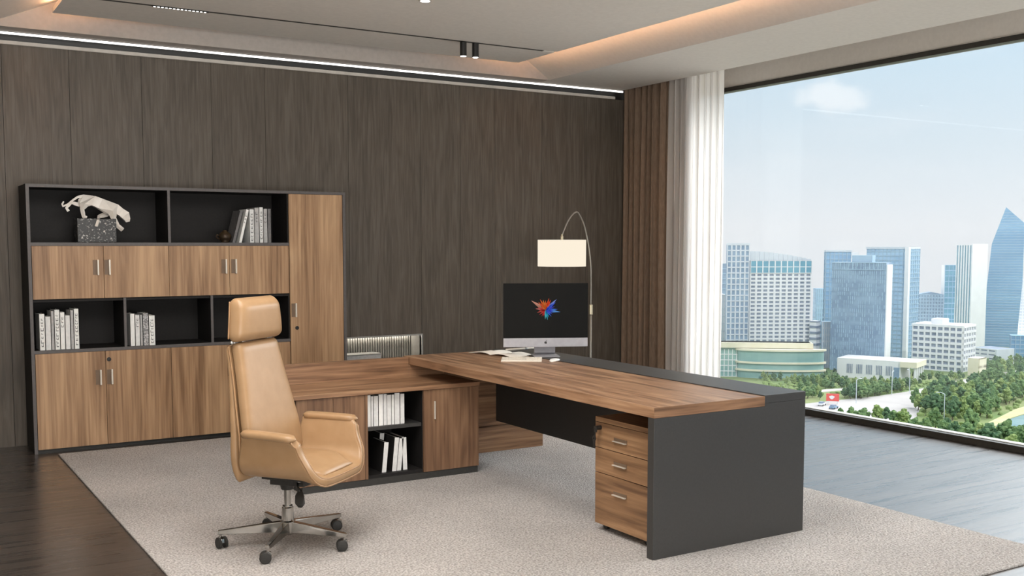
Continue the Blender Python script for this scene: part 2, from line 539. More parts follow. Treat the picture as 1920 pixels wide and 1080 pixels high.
# veneered back wall with panel joints and the lit niche opening
seams = [-1.0, -0.3, 0.4, 0.9, 1.372, 1.914, 2.472, 2.929, 3.688, 4.41, 4.83, 5.214, 5.758, 6.3, 6.85, XW]
NX0, NX1, NZ0, NZ1 = 3.55, 4.40, 0.28, 0.705
wb = MB()
for a, b in zip(seams[:-1], seams[1:]):
    a2, b2 = a + 0.0014, b - 0.0014
    segs = [(a2, b2, 0, 3.06)]
    if b2 > NX0 and a2 < NX1:
        segs = [(a2, b2, 0, NZ0), (a2, b2, NZ1, 3.06)]
        if a2 < NX0:
            segs.append((a2, NX0, NZ0, NZ1))
        if b2 > NX1:
            segs.append((NX1, b2, NZ0, NZ1))
    for q in segs:
        wb.box(q[0], q[1], YB, YB + 0.03, q[2], q[3])
struct(wb.build('wall_back', M['wallwood']))
bb = MB().box(-1.0, NX0 - 0.03, YB + 0.032, YB + 0.4, 0, 3.5).box(NX1 + 0.03, XW, YB + 0.032, YB + 0.4, 0, 3.5)
bb.box(NX0 - 0.03, NX1 + 0.03, YB + 0.032, YB + 0.4, NZ1 + 0.03, 3.5).box(NX0 - 0.03, NX1 + 0.03, YB + 0.032, YB + 0.4, 0, NZ0 - 0.03)
bb.box(NX0 - 0.03, NX1 + 0.03, YB + 0.25, YB + 0.4, NZ0 - 0.03, NZ1 + 0.03)
struct(bb.build('wall_back_core', M['blackmetal']))
struct(MB().box(-1.0, 6.66, YB - 0.012, YB + 0.03, 3.06, 3.088).build('trim_1', M['trimlight'], bevel=0.002))

# ceiling tray: back drop, right and left cove slopes, floating centre panel
struct(MB().box(-1.0, 6.70, 8.54, 8.73, SOF, 3.5).build('trim_2', M['plaster_shaded']))
rp = [(5.67, SOF)] + [(5.67 - 0.61 * k / 8, SOF + 0.355 * (k / 8) + 0.018 * sin(pi * k / 8)) for k in range(1, 9)] + [(6.70, 3.5), (6.70, SOF)]
struct(MB().prism(rp, 1, -2.0, 8.539).build('trim_3', M['plaster']))
struct(MB().box(5.671, 6.70, 8.539, 8.731, SOF - 0.0005, SOF + 0.01).build('trim_4', M['plaster']))
lp = [(0.76, SOF), (1.58, 3.5), (-1.0, 3.5), (-1.0, SOF)]
struct(MB().prism(lp, 1, -2.0, 8.539).build('trim_5', M['plaster']))
isl = MB().box(1.21, 5.23, -1.6, 7.755, 3.25, 3.285).box(1.21, 5.23, 7.795, 8.40, 3.25, 3.285).box(1.21, 5.23, 7.755, 7.795, 3.27, 3.285)
isl.box(1.6, 4.9, -1.0, 8.2, 3.285, 3.5)
struct(isl.build('trim_6', M['plaster']))
struct(MB().box(1.21, 5.10, 7.756, 7.794, 3.2495, 3.268).build('trim_7', M['blackmetal']))   # track slot

o = MB().box(5.15, 5.166, -1.5, 8.36, 3.287, 3.305).build('cove_light_strip', M['led_warm'])
tag(o, 'warm cove light strip hidden along the window side of the ceiling tray', 'light', 'cove light strips')
o = MB().box(1.235, 1.251, -1.5, 8.38, 3.287, 3.305).build('cove_light_strip', M['led_warm'])
tag(o, 'warm cove light strip at the far left end of the ceiling tray', 'light', 'cove light strips')
t = thing('linear_light', 'long white linear light running along the top of the dark back wall', 'light', (3.0, 8.75, 3.11))
MB().box(-0.6, 6.66, 8.735, 8.765, 3.142, 3.165).build('light_housing', M['blackmetal'], t)
MB().box(-0.6, 6.72, 8.735, 8.748, 3.127, 3.142).build('light_diffuser', M['led'], t)
# shadow-gap return between drop and wall
struct(MB().box(-1.0, 6.70, 8.766, 8.79, 3.40, 3.5).build('trim_8', M['blackmetal']))

# track spots
for i, sx in enumerate((4.30, 4.417)):
    t = thing('track_spotlight', ('left' if i == 0 else 'right') + ' one of the two black cylinder spotlights on the ceiling track', 'spotlight', (sx, 7.775, 3.13), group='ceiling track spotlights')
    MB().lathe([(0.026, 3.130), (0.028, 3.134), (0.028, 3.245), (0.012, 3.247), (0.012, 3.262)], (sx, 7.775, 0), 24).build('lamp_body', M['blackmetal'], t, smooth=False)
    MB().lathe([(0.0, 3.1275), (0.024, 3.1275), (0.024, 3.1305)], (sx, 7.775, 0), 24).build('lens', M['spotface'], t)
    sl = lamp('spot_lamp', 'SPOT', 16, (sx, 7.775, 3.12), (1, 0.9, 0.78), (0, 0, -1), spot_size=1.2, spot_blend=0.6, shadow_soft_size=0.03)
t = thing('linear_grille_light', 'black linear grille light with a row of tiny lit cells in the ceiling track', 'light', (1.98, 7.775, 3.246))
MB().box(1.78, 2.18, 7.762, 7.788, 3.244, 3.251).build('grille_body', M['blackmetal'], t)
gmb = MB()
for k in range(14):
    x = 1.795 + k * 0.0275
    gmb.lathe([(0.0, 3.2425), (0.0085, 3.2425), (0.0085, 3.2445)], (x, 7.775, 0), 12)
gmb.build('lit_cells', M['diffuser'], t)
t = thing('recessed_downlight', 'small round recessed downlight cut by the top edge of the picture', 'light', (3.36, 6.62, 3.246))
MB().lathe([(0.035, 3.244), (0.045, 3.244), (0.045, 3.251), (0.035, 3.251)], (3.36, 6.62, 0), 24).build('ring', M['trimlight'], t)
MB().lathe([(0.0, 3.243), (0.034, 3.243), (0.034, 3.25)], (3.36, 6.62, 0), 24).build('lens', M['spotface'], t)

# niche
struct(MB().box(NX0 - 0.015, NX1 + 0.015, YB - 0.012, YB + 0.03, NZ1, NZ1 + 0.014)
       .box(NX1, NX1 + 0.015, YB - 0.012, YB + 0.03, NZ0, NZ1).box(NX0 - 0.015, NX0, YB - 0.012, YB + 0.03, NZ0, NZ1).build('trim_9', M['alu']))
fl = MB()
k = 0
x = NX0
while x < NX1 - 0.024:
    pts = [(x + 0.0125 + 0.0095 * cos(a), YB + 0.235 - 0.024 * sin(a)) for a in [pi * q / 6 for q in range(7)]]
    fl.prism(pts, 2, NZ0, NZ1)
    x += 0.025
struct(fl.build('trim_10', M['fluted'], smooth=False))
struct(MB().box(NX0 - 0.02, NX1 + 0.02, YB + 0.235, YB + 0.25, NZ0, NZ1).build('trim_12', M['blackmetal']))
struct(MB().box(NX1, NX1 + 0.02, YB + 0.03, YB + 0.24, NZ0, NZ1).box(NX0 - 0.02, NX0, YB + 0.03, YB + 0.24, NZ0, NZ1)
       .box(NX0, NX1, YB + 0.03, YB + 0.24, NZ0 - 0.02, NZ0).box(NX0, NX1, YB + 0.03, YB + 0.24, NZ1, NZ1 + 0.02).build('trim_11', M['fluted']))
o = MB().box(NX0 + 0.02, NX1 - 0.03, YB + 0.19, YB + 0.205, NZ1 - 0.012, NZ1 - 0.001).build('niche_light_strip', M['nichelight'])
tag(o, 'short light strip at the top of the fluted wall niche behind the desk', 'light')
t = thing('niche_shelf', 'pale grey low shelf block in the left half of the lit wall niche', 'shelf', (3.77, YB + 0.1, NZ0))
MB().box(3.56, 4.0, YB + 0.02, YB + 0.16, NZ0, 0.545).build('block', M['grey'], t, bevel=0.003)
MB().box(3.56, 3.995, YB + 0.012, YB + 0.165, 0.546, 0.556).build('top_board', M['alu'], t, bevel=0.002)

# ------------------------------------------------------------------ window
t = bpy.data.objects.new('window_1', None); COL.objects.link(t); t.location = (XW, 4, 0); WL[t.name] = Vector((XW, 4, 0)); struct(t)
wf = MB().box(XW - 0.03, XW + 0.07, -2.0, YB, 0.0, 0.05).box(XW - 0.03, XW + 0.07, -2.0, YB, 3.06, 3.10)
for y in (-2.0, 0.9, 3.6, YB - 0.06):
    wf.box(XW - 0.02, XW + 0.06, y, y + 0.06, 0.05, 3.06)
wf.build('window_frame', M['frame'], t, bevel=0.002)
wg = MB()
for a, b in ((-1.94, 0.9), (0.96, 3.6), (3.66, YB - 0.06)):
    wg.box(XW + 0.015, XW + 0.023, a, b, 0.05, 3.06)
wg.build('window_pane', M['glass'], t)
MB().box(XW - 0.036, XW - 0.0205, -2.0, YB, 3.1005, 3.109).build('window_head_bead', M['trimlight'], t)
MB().box(XW + 0.03, XW + 0.10, -2.0, YB, 0.0495, 0.056).build('window_sill', M['trimlight'], t)


def sst(u):
    u = max(0, min(1, u))
    return u * u * (3 - 2 * u)


def curtain(name, mat, xc, ya, yb, zb, zt, folds, amp, seed, label):
    rnd = random.Random(seed)
    nx, nzz = folds * 12, 14
    ph = [rnd.uniform(-1.3, 1.3) for _ in range(folds + 2)]
    am = [rnd.uniform(0.35, 1.1) for _ in range(folds + 2)]
    vs, fs = [], []
    for j in range(nzz + 1):
        tz = j / nzz
        z = zb + (zt - zb) * tz
        g = 1 - 0.35 * tz ** 3
        for i in range(nx + 1):
            u = i / nx * folds
            k = int(u); f = u - k
            a = am[k] * (1 - f) + am[k + 1] * f
            p = ph[k] * (1 - f) + ph[k + 1] * f
            xx = amp * g * a * sin(2 * pi * u + p * 1.2 + 0.25 * sin(3 * tz + k)) + 0.006 * sin(9 * u + 4 * tz)
            yy = ya + (yb - ya) * (i / nx) + 0.012 * sin(4 * pi * u + p)
            x0 = xc(yy) if callable(xc) else xc
            xx += x0
            if tz > 0.975:
                xx = x0 + (xx - x0) * 0.7
            vs.append((xx, yy, z))
    for j in range(nzz):
        for i in range(nx):
            q = j * (nx + 1) + i
            fs.append((q, q + 1, q + nx + 2, q + nx + 1))
    o = MB().add(vs, fs).build(name, mat, smooth=True)
    tag(o, label, 'curtain', 'curtains at the window')
    return o


curtain('curtain', M['curtain'], lambda y: 6.775 + 0.125 * sst((8.12 - y) / 0.14), 7.80, 8.785, 0.02, 3.30, 10, 0.046, 3, 'brown floor-length pleated curtain against the dark back wall')
curtain('curtain', M['sheer'], 6.80, 7.31, 8.10, 0.02, 3.30, 9, 0.030, 5, 'white sheer pleated curtain at the edge of the window')
t = thing('curtain_track', 'slim ceiling curtain track above the brown and white curtains', 'curtain track', (6.79, 8.0, 3.3))
MB().box(6.74, 6.83, 7.28, 8.785, 3.30, 3.5).build('rail', M['trimlight'], t)

# ------------------------------------------------------------------ rug
o = MB().box(1.13, 5.03, 2.93, 8.255, 0.0, 0.012).build('rug', M['rug'], bevel=0.004)
tag(o, 'large light grey looped-pile area rug under the desk and chair', 'rug')

# ------------------------------------------------------------------ bookcase
CF, CB = 8.376, 8.79
t = thing('bookcase', 'long low oak and charcoal wall bookcase with doors and open shelves', 'bookcase', (2.23, 8.58, 0))
bc = t
c = MB()
c.box(0.985, 1.008, CF, CB, 0, 2.0).box(3.452, 3.475, CF, CB, 0, 2.0).box(1.008, 3.452, CF, CB, 1.977, 2.0)
c.box(1.008, 2.972, CF, CB - 0.012, 1.548, 1.572).box(1.008, 2.972, CF, CB - 0.012, 0.748, 0.772)
c.box(1.993, 2.013, CF, CB - 0.012, 1.572, 1.977)
c.box(1.645, 1.665, CF, CB - 0.012, 0.772, 1.15).box(2.312, 2.332, CF, CB - 0.012, 0.772, 1.15)
c.box(2.965, 2.985, CF + 0.02, CB - 0.012, 0.03, 1.977)
c.box(1.008, 2.965, CF + 0.022, CB - 0.012, 1.13, 1.15)
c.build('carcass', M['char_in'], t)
eb = MB()
for q in ((0.985, 1.008, 0, 2.0), (3.452, 3.475, 0, 2.0), (1.008, 3.452, 1.977, 2.0), (1.008, 2.972, 1.548, 1.572), (1.008, 2.972, 0.748, 0.772), (1.993, 2.013, 1.572, 1.977), (1.645, 1.665, 0.772, 1.15), (2.312, 2.332, 0.772, 1.15)):
    eb.box(q[0], q[1], CF - 0.0012, CF, q[2], q[3])
eb.build('edge_band', M['char_edge'], t)
c = MB().box(1.008, 3.452, CB - 0.012, CB, 0.03, 1.977)
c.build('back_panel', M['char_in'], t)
MB().box(1.008, 3.452, CF + 0.03, CB, 0, 0.03).build('plinth', M['plinth'], t)


def handle(px, pz, parent, y, h=0.112):
    MB().box(px - 0.021, px + 0.011, y - 0.006, y, pz - h / 2, pz + h / 2).build('handle', M['handle_dark'], parent, bevel=0.001)
    hb = [c for c in parent.children if c.name.startswith('handle')][-1]
    return hb


def door(x0, x1, z0, z1, parent, hx=None, hz=None, mat='oak', y=CF, lock=None):
    d = MB().box(x0 + 0.0015, x1 - 0.0015, y - 0.001, y + 0.018, z0, z1).build('door', M[mat], parent, bevel=0.001)
    if hx is not None:
        pmb = MB().box(hx - 0.020, hx + 0.010, y - 0.005, y - 0.0015, hz - 0.056, hz + 0.056).build('handle_plate', M['handle_dark'], d)
        MB().box(hx + 0.008, hx + 0.020, y - 0.026, y - 0.0015, hz - 0.058, hz + 0.058).build('handle', M['handle'], d, bevel=0.002)
    if lock:
        MB().lathe([(0.016, 0.0), (0.016, 0.006), (0.006, 0.0065), (0.005, 0.004)], (lock[0], y - 0.001, lock[1]), 18, Matrix.Rotation(pi / 2, 3, 'X')).build('lock', M['blackmetal'], d)
    return d


door(1.010, 1.510, 1.152, 1.546, t, 1.452, 1.385)
door(1.510, 1.993, 1.152, 1.546, t, 1.535, 1.385)
door(1.993, 2.470, 1.152, 1.546, t, 2.425, 1.382)
door(2.470, 2.970, 1.152, 1.546, t, 2.505, 1.382)
door(1.010, 1.502, 0.03, 0.746, t, 1.448, 0.548)
door(1.502, 1.994, 0.03, 0.746, t, 1.530, 0.548, lock=(1.527, 0.682))
door(1.994, 2.484, 0.03, 0.746, t, 2.458, 0.548)
door(2.484, 2.970, 0.03, 0.746, t, 2.52, 0.548)
door(2.974, 3.450, 0.03, 1.975, t, 3.005, 1.01, lock=(3.03, 0.86))

# ------------------------------------------------------------------ books
def book(x0, wdt, h, z, y0, depth, mat, label, group, tilt=0.0, letter=0, cat='book', seed=0, side=None):
    """upright book, spine towards -y"""
    t = thing('book', label, cat, (x0 + wdt / 2, y0 + depth / 2, z), group=group)
    R = Matrix.Translation(Vector((x0 + (wdt if tilt < 0 else 0), 0, z))) @ Matrix.Rotation(tilt, 4, 'Y') @ Matrix.Translation(Vector((-(x0 + (wdt if tilt < 0 else 0)), 0, -z)))
    # negative tilt = leans left about its right foot, positive = leans right about its left foot
    th = 0.0025
    c = MB().box(x0, x0 + wdt, y0, y0 + th, z, z + h).box(x0, x0 + th, y0, y0 + depth, z, z + h).box(x0 + wdt - th, x0 + wdt, y0, y0 + depth, z, z + h)
    if side:
        MB().box(x0 + 0.001, x0 + wdt - 0.001, y0 - 0.001, y0 + 0.0002, z + 0.001, z + h - 0.001).xf(R).build('spine_label', M[mat], t)
    c.xf(R).build('cover', M[side or mat], t)
    MB().box(x0 + th, x0 + wdt - th, y0 + th, y0 + depth - 0.004, z + 0.002, z + h - 0.004).xf(R).build('page_block', M['pages'], t)
    if letter:
        rnd = random.Random(seed + int(x0 * 1000))
        s = MB()
        zz = z + h * 0.88
        while zz > z + h * (0.12 if letter > 1 else 0.6):
            ln = rnd.uniform(0.010, 0.024)
            wl = wdt * rnd.uniform(0.28, 0.5)
            cx = x0 + wdt / 2
            s.box(cx - wl / 2, cx + wl / 2, y0 - 0.0008, y0 + 0.0005, zz - ln, zz - ln * 0.72)
            s.box(cx - wl / 2, cx - wl / 2 + 0.003, y0 - 0.0008, y0 + 0.0005, zz - ln, zz)
            if rnd.random() < 0.5:
                s.box(cx + wl / 2 - 0.003, cx + wl / 2, y0 - 0.0008, y0 + 0.0005, zz - ln, zz)
            zz -= ln + rnd.uniform(0.004, 0.016)
        s.xf(R).build('spine_lettering', M['ink'], t)
    return t


g = 'white books on the left open shelf'
ZS = 0.772
y = 8.40
for x0, wd, h, m, lt, lb in (
        (1.048, 0.040, 0.270, 'white', 2, 'leftmost white book on the bookcase left open shelf'),
        (1.089, 0.040, 0.250, 'white2', 0, 'short plain white book second from left on the left open shelf'),
        (1.130, 0.022, 0.290, 'grey', 0, 'thin grey-white book third from left on the left open shelf'),
        (1.153, 0.038, 0.298, 'white', 2, 'tall white lettered book fourth from left on the left open shelf'),
        (1.192, 0.034, 0.278, 'white', 1, 'white book with small title fifth from left on the left open shelf'),
        (1.227, 0.036, 0.254, 'white2', 0, 'short plain white book third from right on the left open shelf'),
        (1.264, 0.024, 0.292, 'grey', 0, 'thin grey-white book second from right on the left open shelf'),
        (1.289, 0.036, 0.302, 'white', 2, 'rightmost tall white lettered book on the left open shelf')):
    book(x0, wd, h, ZS, y, 0.2, m, lb, g, letter=lt)
g = 'books on the middle open shelf'
for x0, wd, h, m, lt, lb in (
        (1.694, 0.036, 0.250, 'white', 0, 'leftmost plain white book on the bookcase middle open shelf'),
        (1.731, 0.036, 0.240, 'white2', 1, 'off-white book second on the bookcase middle open shelf'),
        (1.768, 0.020, 0.240, 'grey', 0, 'thin grey book in the middle of the middle open shelf row'),
        (1.789, 0.044, 0.252, 'grey_pat', 0, 'mottled grey book beside the white lettered one on the middle open shelf'),
        (1.834, 0.048, 0.232, 'white', 2, 'rightmost white book with large lettering on the middle open shelf')):
    book(x0, wd, h, ZS, y, 0.2, m, lb, g, letter=lt)
g = 'books on the top right shelf'
ZS = 1.572
for x0, wd, h, m, lt, tl, lb in (
        (2.655, 0.040, 0.272, 'white2', 2, 0.0, 'pale lettered upright book next to the leaning white one, top shelf'),
        (2.696, 0.040, 0.285, 'grey', 1, 0.0, 'grey upright book with short title on the top shelf'),
        (2.737, 0.034, 0.290, 'white2', 2, 0.0, 'tallest pale lettered upright book on the top shelf'),
        (2.772, 0.034, 0.278, 'grey', 1, 0.0, 'light grey upright book second from right on the top shelf'),
        (2.807, 0.030, 0.278, 'dgrey', 1, 0.0, 'rightmost darker grey upright book on the top shelf')):
    book(x0, wd, h, ZS, 8.42, 0.2, m, lb, g, letter=lt)
book(2.560, 0.026, 0.280, ZS, 8.412, 0.19, 'white', 'white book leaning right against the upright row on the top shelf', g, tilt=0.24, letter=1)
book(2.515, 0.026, 0.272, ZS, 8.44, 0.19, 'dgrey', 'dark grey book leaning behind the white one on the top shelf', g, tilt=0.26)

t = thing('ornament', 'small dark bronze round ornament left of the leaning books', 'ornament', (2.475, 8.5, ZS))
MB().lathe([(0.028, 0), (0.034, 0.004), (0.030, 0.01), (0.048, 0.03), (0.052, 0.052), (0.045, 0.072), (0.028, 0.088), (0.016, 0.093), (0.018, 0.10), (0.0, 0.104)], (2.475, 8.5, ZS), 24).build('urn', M['bronze'], t, smooth=True)
MB().tube([(2.43, 8.49, ZS + 0.055), (2.405, 8.488, ZS + 0.065), (2.40, 8.488, ZS + 0.05), (2.41, 8.49, ZS + 0.035), (2.432, 8.49, ZS + 0.03)], 0.007, 8).build('handle', M['bronze'], t, smooth=True)

# ------------------------------------------------------------------ panther sculpture
t = thing('sculpture', 'white faceted prowling panther figurine on a speckled black stone block', 'sculpture', (1.49, 8.52, 1.572))
MB().box(1.345, 1.628, 8.47, 8.62, 1.5725, 1.755).build('stone_base', M['marble'], t, bevel=0.003)


def P(u, v, dy=0.0):
    return Vector((1.1796 + u * 0.000427, 8.53 + dy, 2.040 - v * 0.000433))


def skin_mesh(name, chains, mat, parent, sub=0, smooth=False, off=Vector((0, 0, 0))):
    me = bpy.data.meshes.new(name)
    pts, edges, rad = [], [], []
    index = {}
    for ch in chains:
        prev = None
        for key, p, r in ch:
            if key in index:
                i = index[key]
            else:
                i = len(pts); index[key] = i
                pts.append(Vector(p) - off); rad.append(r)
            if prev is not None:
                edges.append((prev, i))
            prev = i
    me.from_pydata(pts, edges, [])
    o = bpy.data.objects.new(name, me); COL.objects.link(o)
    o.parent = parent
    md = o.modifiers.new('skin', 'SKIN')
    md.use_smooth_shade = smooth
    sv = me.skin_vertices[0].data
    for i, r in enumerate(rad):
        sv[i].radius = r if isinstance(r, tuple) else (r, r)
    sv[0].use_root = True
    if sub:
        s2 = o.modifiers.new('sub', 'SUBSURF'); s2.levels = sub; s2.render_levels = sub
    me.materials.append(mat)
    return o


k = 0.01
body = [('hip', P(580, 310), (0.038, 0.042)), ('loin', P(690, 345), (0.032, 0.038)), ('belly', P(800, 390), (0.034, 0.040)), ('chest', P(930, 450), (0.038, 0.050)),
        ('neck', P(1070, 480), (0.032, 0.036)), ('nape', P(1150, 535), (0.030, 0.030)), ('head', P(1225, 590), (0.034, 0.034)), ('nose', P(1262, 665), (0.024, 0.022)), ('tip', P(1272, 710), (0.014, 0.014))]
tail = [('hip', None, 0), ('t0', P(520, 265), 0.012), ('t1', P(430, 285), 0.008), ('t2', P(350, 340), 0.007), ('t3', P(270, 410, 0.01), 0.006), ('t4', P(190, 450, 0.015), 0.006), ('t5', P(180, 410, 0.015), 0.006), ('t6', P(205, 365, 0.015), 0.005)]
hn = [('hip', None, 0), ('hn1', P(520, 420, -0.03), 0.022), ('hn2', P(490, 500, -0.032), 0.011), ('hn3', P(512, 625, -0.032), 0.010), ('hn4', P(560, 648, -0.032), 0.009)]
hf = [('hip', None, 0), ('hf1', P(450, 415, 0.025), 0.016), ('hf2', P(335, 380, 0.03), 0.011), ('hf3', P(250, 475, 0.03), 0.009), ('hf4', P(285, 530, 0.03), 0.010)]
fn = [('chest', None, 0), ('fn1', P(1000, 540, -0.035), 0.024), ('fn2', P(1015, 650, -0.038), 0.014), ('fn3', P(1080, 780, -0.04), 0.012), ('fn4', P(1165, 855, -0.04), 0.012)]
ff = [('chest', None, 0), ('ff1', P(910, 580, 0.03), 0.016), ('ff2', P(790, 620, 0.02), 0.010), ('ff3', P(740, 700, -0.065), 0.009), ('ff4', P(702, 800, -0.07), 0.009)]
skin_mesh('panther_figure', [body, tail, hn, hf, fn, ff], M['ceramic'], t, off=Vector((1.49, 8.52, 1.572)))
for sgn in (-1, 1):
    c = P(1190, 545, sgn * 0.022)
    MB().add([c + Vector((-0.008, 0, 0)), c + Vector((0.010, 0, 0)), c + Vector((0, 0.008 * sgn, 0.004)), c + Vector((-0.001, 0.003 * sgn, 0.022))],
             [(0, 1, 2), (0, 1, 3), (1, 2, 3), (0, 2, 3)]).build('ear', M['ceramic'], t)

# ------------------------------------------------------------------ executive desk
t = thing('executive_desk', 'L-shaped walnut and charcoal executive desk with thick wooden top', 'desk', (3.75, 5.3, 0))
DX0, DXM, DX1, DY0, DY1 = 3.21, 3.95, 4.25, 3.905, 6.70
c = MB().box(DX0, DXM, DY0 + 0.002, DY1, 0.715, 0.767)
wt = c.build('wood_top', M['walnut_y'], t, bevel=0.001)
MB().box(DX0 + 0.0005, DXM - 0.0005, DY0, DY0 + 0.0019, 0.7155, 0.7665).build('edge_band', M['walnut_x'], wt)
MB().box(DXM, DX1, DY0, DY1, 0.73, 0.772).build('charcoal_top', M['char'], t, bevel=0.002)
MB().prism([(DX0, 0.012), (DX1, 0.012), (DX1, 0.729), (DXM + 0.001, 0.729), (DXM + 0.001, 0.714), (DX0, 0.714)], 1, DY0, DY0 + 0.048).build('end_panel', M['char'], t, bevel=0.0015)
MB().box(3.95, 3.985, DY0 + 0.05, 6.655, 0.24, 0.714).build('modesty_panel', M['char'], t, bevel=0.0015)
MB().box(3.52, 4.23, 6.665, 6.70, 0.205, 0.714).build('far_end_panel', M['walnut_x'], t, bevel=0.0015)
MB().box(3.52, 4.36, 6.64, 6.72, 0.012, 0.20).build('foot_board', M['walnut_x'], t, bevel=0.0015)

# drawer pedestal
t = thing('drawer_pedestal', 'three-drawer walnut pedestal standing under the desk beside the charcoal end panel', 'drawer unit', (3.56, 4.3, 0.012))
PX, PY0, PY1 = 3.31, 4.075, 4.522
MB().box(PX + 0.018, 3.84, PY0 + 0.002, PY1 - 0.002, 0.055, 0.603).build('carcass', M['walnut_h'], t)
MB().box(PX, 3.85, PY0, PY1, 0.606, 0.632).build('top_board', M['walnut_h'], t, bevel=0.001)
for z0, z1 in ((0.468, 0.603), (0.332, 0.464), (0.050, 0.328)):
    d = MB().box(PX, PX + 0.018, PY0, PY1, z0, z1).build('drawer', M['walnut_h'], t, bevel=0.001)
    hz = (z0 + z1) / 2 + (0.005 if z1 < 0.6 else -0.005) if z1 - z0 < 0.2 else z1 - 0.085
    MB().box(PX - 0.003, PX, 4.245, 4.355, hz - 0.010, hz + 0.010).build('handle_recess', M['handle_dark'], d)
    MB().box(PX - 0.016, PX - 0.003, 4.245, 4.355, hz - 0.010, hz - 0.005).build('handle', M['handle'], d, bevel=0.001)
    if z1 > 0.6:
        lk = MB().lathe([(0.012, 0), (0.012, 0.03), (0.004, 0.031)], (PX, 4.475, 0.577), 16, Matrix.Rotation(-pi / 2, 3, 'Y')).build('lock', M['blackplastic'], d)
        ky = MB().box(PX - 0.034, PX - 0.030, 4.466, 4.492, 0.555, 0.585).box(PX - 0.036, PX - 0.032, 4.476, 4.482, 0.530, 0.556)
        ky.lathe([(0.016, 0), (0.016, 0.004), (0.005, 0.0041), (0.005, 0)], (PX - 0.032, 4.488, 0.520), 14, Matrix.Rotation(-pi / 2, 3, 'Y')).box(PX - 0.036, PX - 0.033, 4.483, 4.493, 0.470, 0.510)
        ky.build('key', M['blackplastic'], d)
for x, y in ((3.36, 4.12), (3.36, 4.48), (3.79, 4.12), (3.79, 4.48)):
    MB().lathe([(0.019, -0.012), (0.021, -0.008), (0.021, 0.008), (0.019, 0.012)], (x, y, 0.033), 16, Matrix.Rotation(pi / 2, 3, 'Y')).build('caster', M['blackplastic'], t)

# side return (credenza)
t = thing('credenza', 'low walnut side return cabinet with open shelves joined at the desk left end', 'cabinet', (2.8, 6.38, 0.012))
CF2, CB2 = 6.092, 6.60
MB().box(2.13, 3.19, CF2 - 0.012, 6.605, 0.605, 0.632).box(3.19, 3.48, CF2 - 0.012, 6.605, 0.605, 0.632).build('top_board', M['walnut_x'], t, bevel=0.0015)
MB().box(2.13, 3.205, 6.605, 6.66, 0.60, 0.765).box(3.205, 3.477, 6.605, 6.655, 0.60, 0.713).build('back_ledge', M['walnut_x'], t, bevel=0.0015)
c = MB().box(2.215, 2.235, CF2 + 0.02, CB2, 0.055, 0.604).box(2.645, 2.663, CF2, CB2 - 0.012, 0.055, 0.604).box(3.06, 3.078, CF2 + 0.019, CB2 - 0.012, 0.055, 0.604)
c.box(3.457, 3.477, CF2 + 0.019, CB2, 0.055, 0.604).box(2.235, 3.457, CB2 - 0.012, CB2, 0.055, 0.604).box(2.235, 3.457, CF2 + 0.02, CB2 - 0.012, 0.055, 0.075)
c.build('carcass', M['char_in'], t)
MB().box(2.664, 3.059, CF2 + 0.03, CB2 - 0.013, 0.362, 0.386).build('shelf', M['char'], t, bevel=0.001)
MB().box(2.225, 3.472, CF2 + 0.004, CB2, 0.012, 0.055).build('plinth', M['plinth'], t)
for x0, x1, hx in ((2.19, 2.43, None), (2.43, 2.645, None), (3.062, 3.48, 3.142)):
    d = MB().box(x0 + 0.001, x1 - 0.001, CF2, CF2 + 0.018, 0.057, 0.602).build('door', M['walnut_z'], t, bevel=0.001)
    if hx:
        MB().box(hx - 0.004, hx + 0.004, CF2 - 0.012, CF2, 0.405, 0.525).build('handle', M['handle'], d, bevel=0.001)
MB().box(2.646, 2.664, CF2 - 0.001, CF2 + 0.018, 0.057, 0.602).build('front_stile', M['walnut_z'], t)

g = 'pale grey files on the side cabinet upper shelf'
us = [(150, 199), (201, 223), (226, 270), (274, 318), (321, 354), (356, 398), (401, 425), (428, 480), (485, 527)]
ords = ['first', 'second', 'third', 'fourth', 'fifth', 'sixth', 'seventh', 'eighth', 'last']
for i, (u0, u1) in enumerate(us):
    X0 = 2.672 + (u0 - 150) / 5.142 / 105.5 * 0.395 * 1.0
    X1 = 2.672 + (u1 - 150) / 5.142 / 105.5 * 0.395 * 1.0
    hh = 0.206 if i in (0, 3, 4, 7) else 0.198
    book(X0, X1 - X0, hh, 0.386, CF2 + 0.05, 0.24, 'white2' if i % 3 else 'white',
         'pale grey file, %s from the left of nine on the side cabinet upper shelf' % ords[i], g, cat='file', side='dgrey')
g = 'pale grey files on the side cabinet lower shelf'
for i, (u, tl, h) in enumerate(((305, 0.10, 0.20), (352, 0.08, 0.235), (405, 0.10, 0.225), (452, 0.10, 0.215), (515, -0.03, 0.218))):
    X0 = 2.672 + (u - 150) / 5.142 / 105.5 * 0.395
    yy = CF2 + (0.20 if i == 1 else 0.06)
    book(X0, 0.032, h, 0.075, yy, 0.22, 'white2', ['pale file leaning right, leftmost on the side cabinet bottom shelf', 'pale file standing further back, second on the side cabinet bottom shelf',
         'pale leaning file in the middle of the side cabinet bottom shelf', 'pale leaning file second from right on the side cabinet bottom shelf',
         'nearly upright pale file, rightmost on the side cabinet bottom shelf'][i], g, tilt=tl, cat='file', side='char_in')

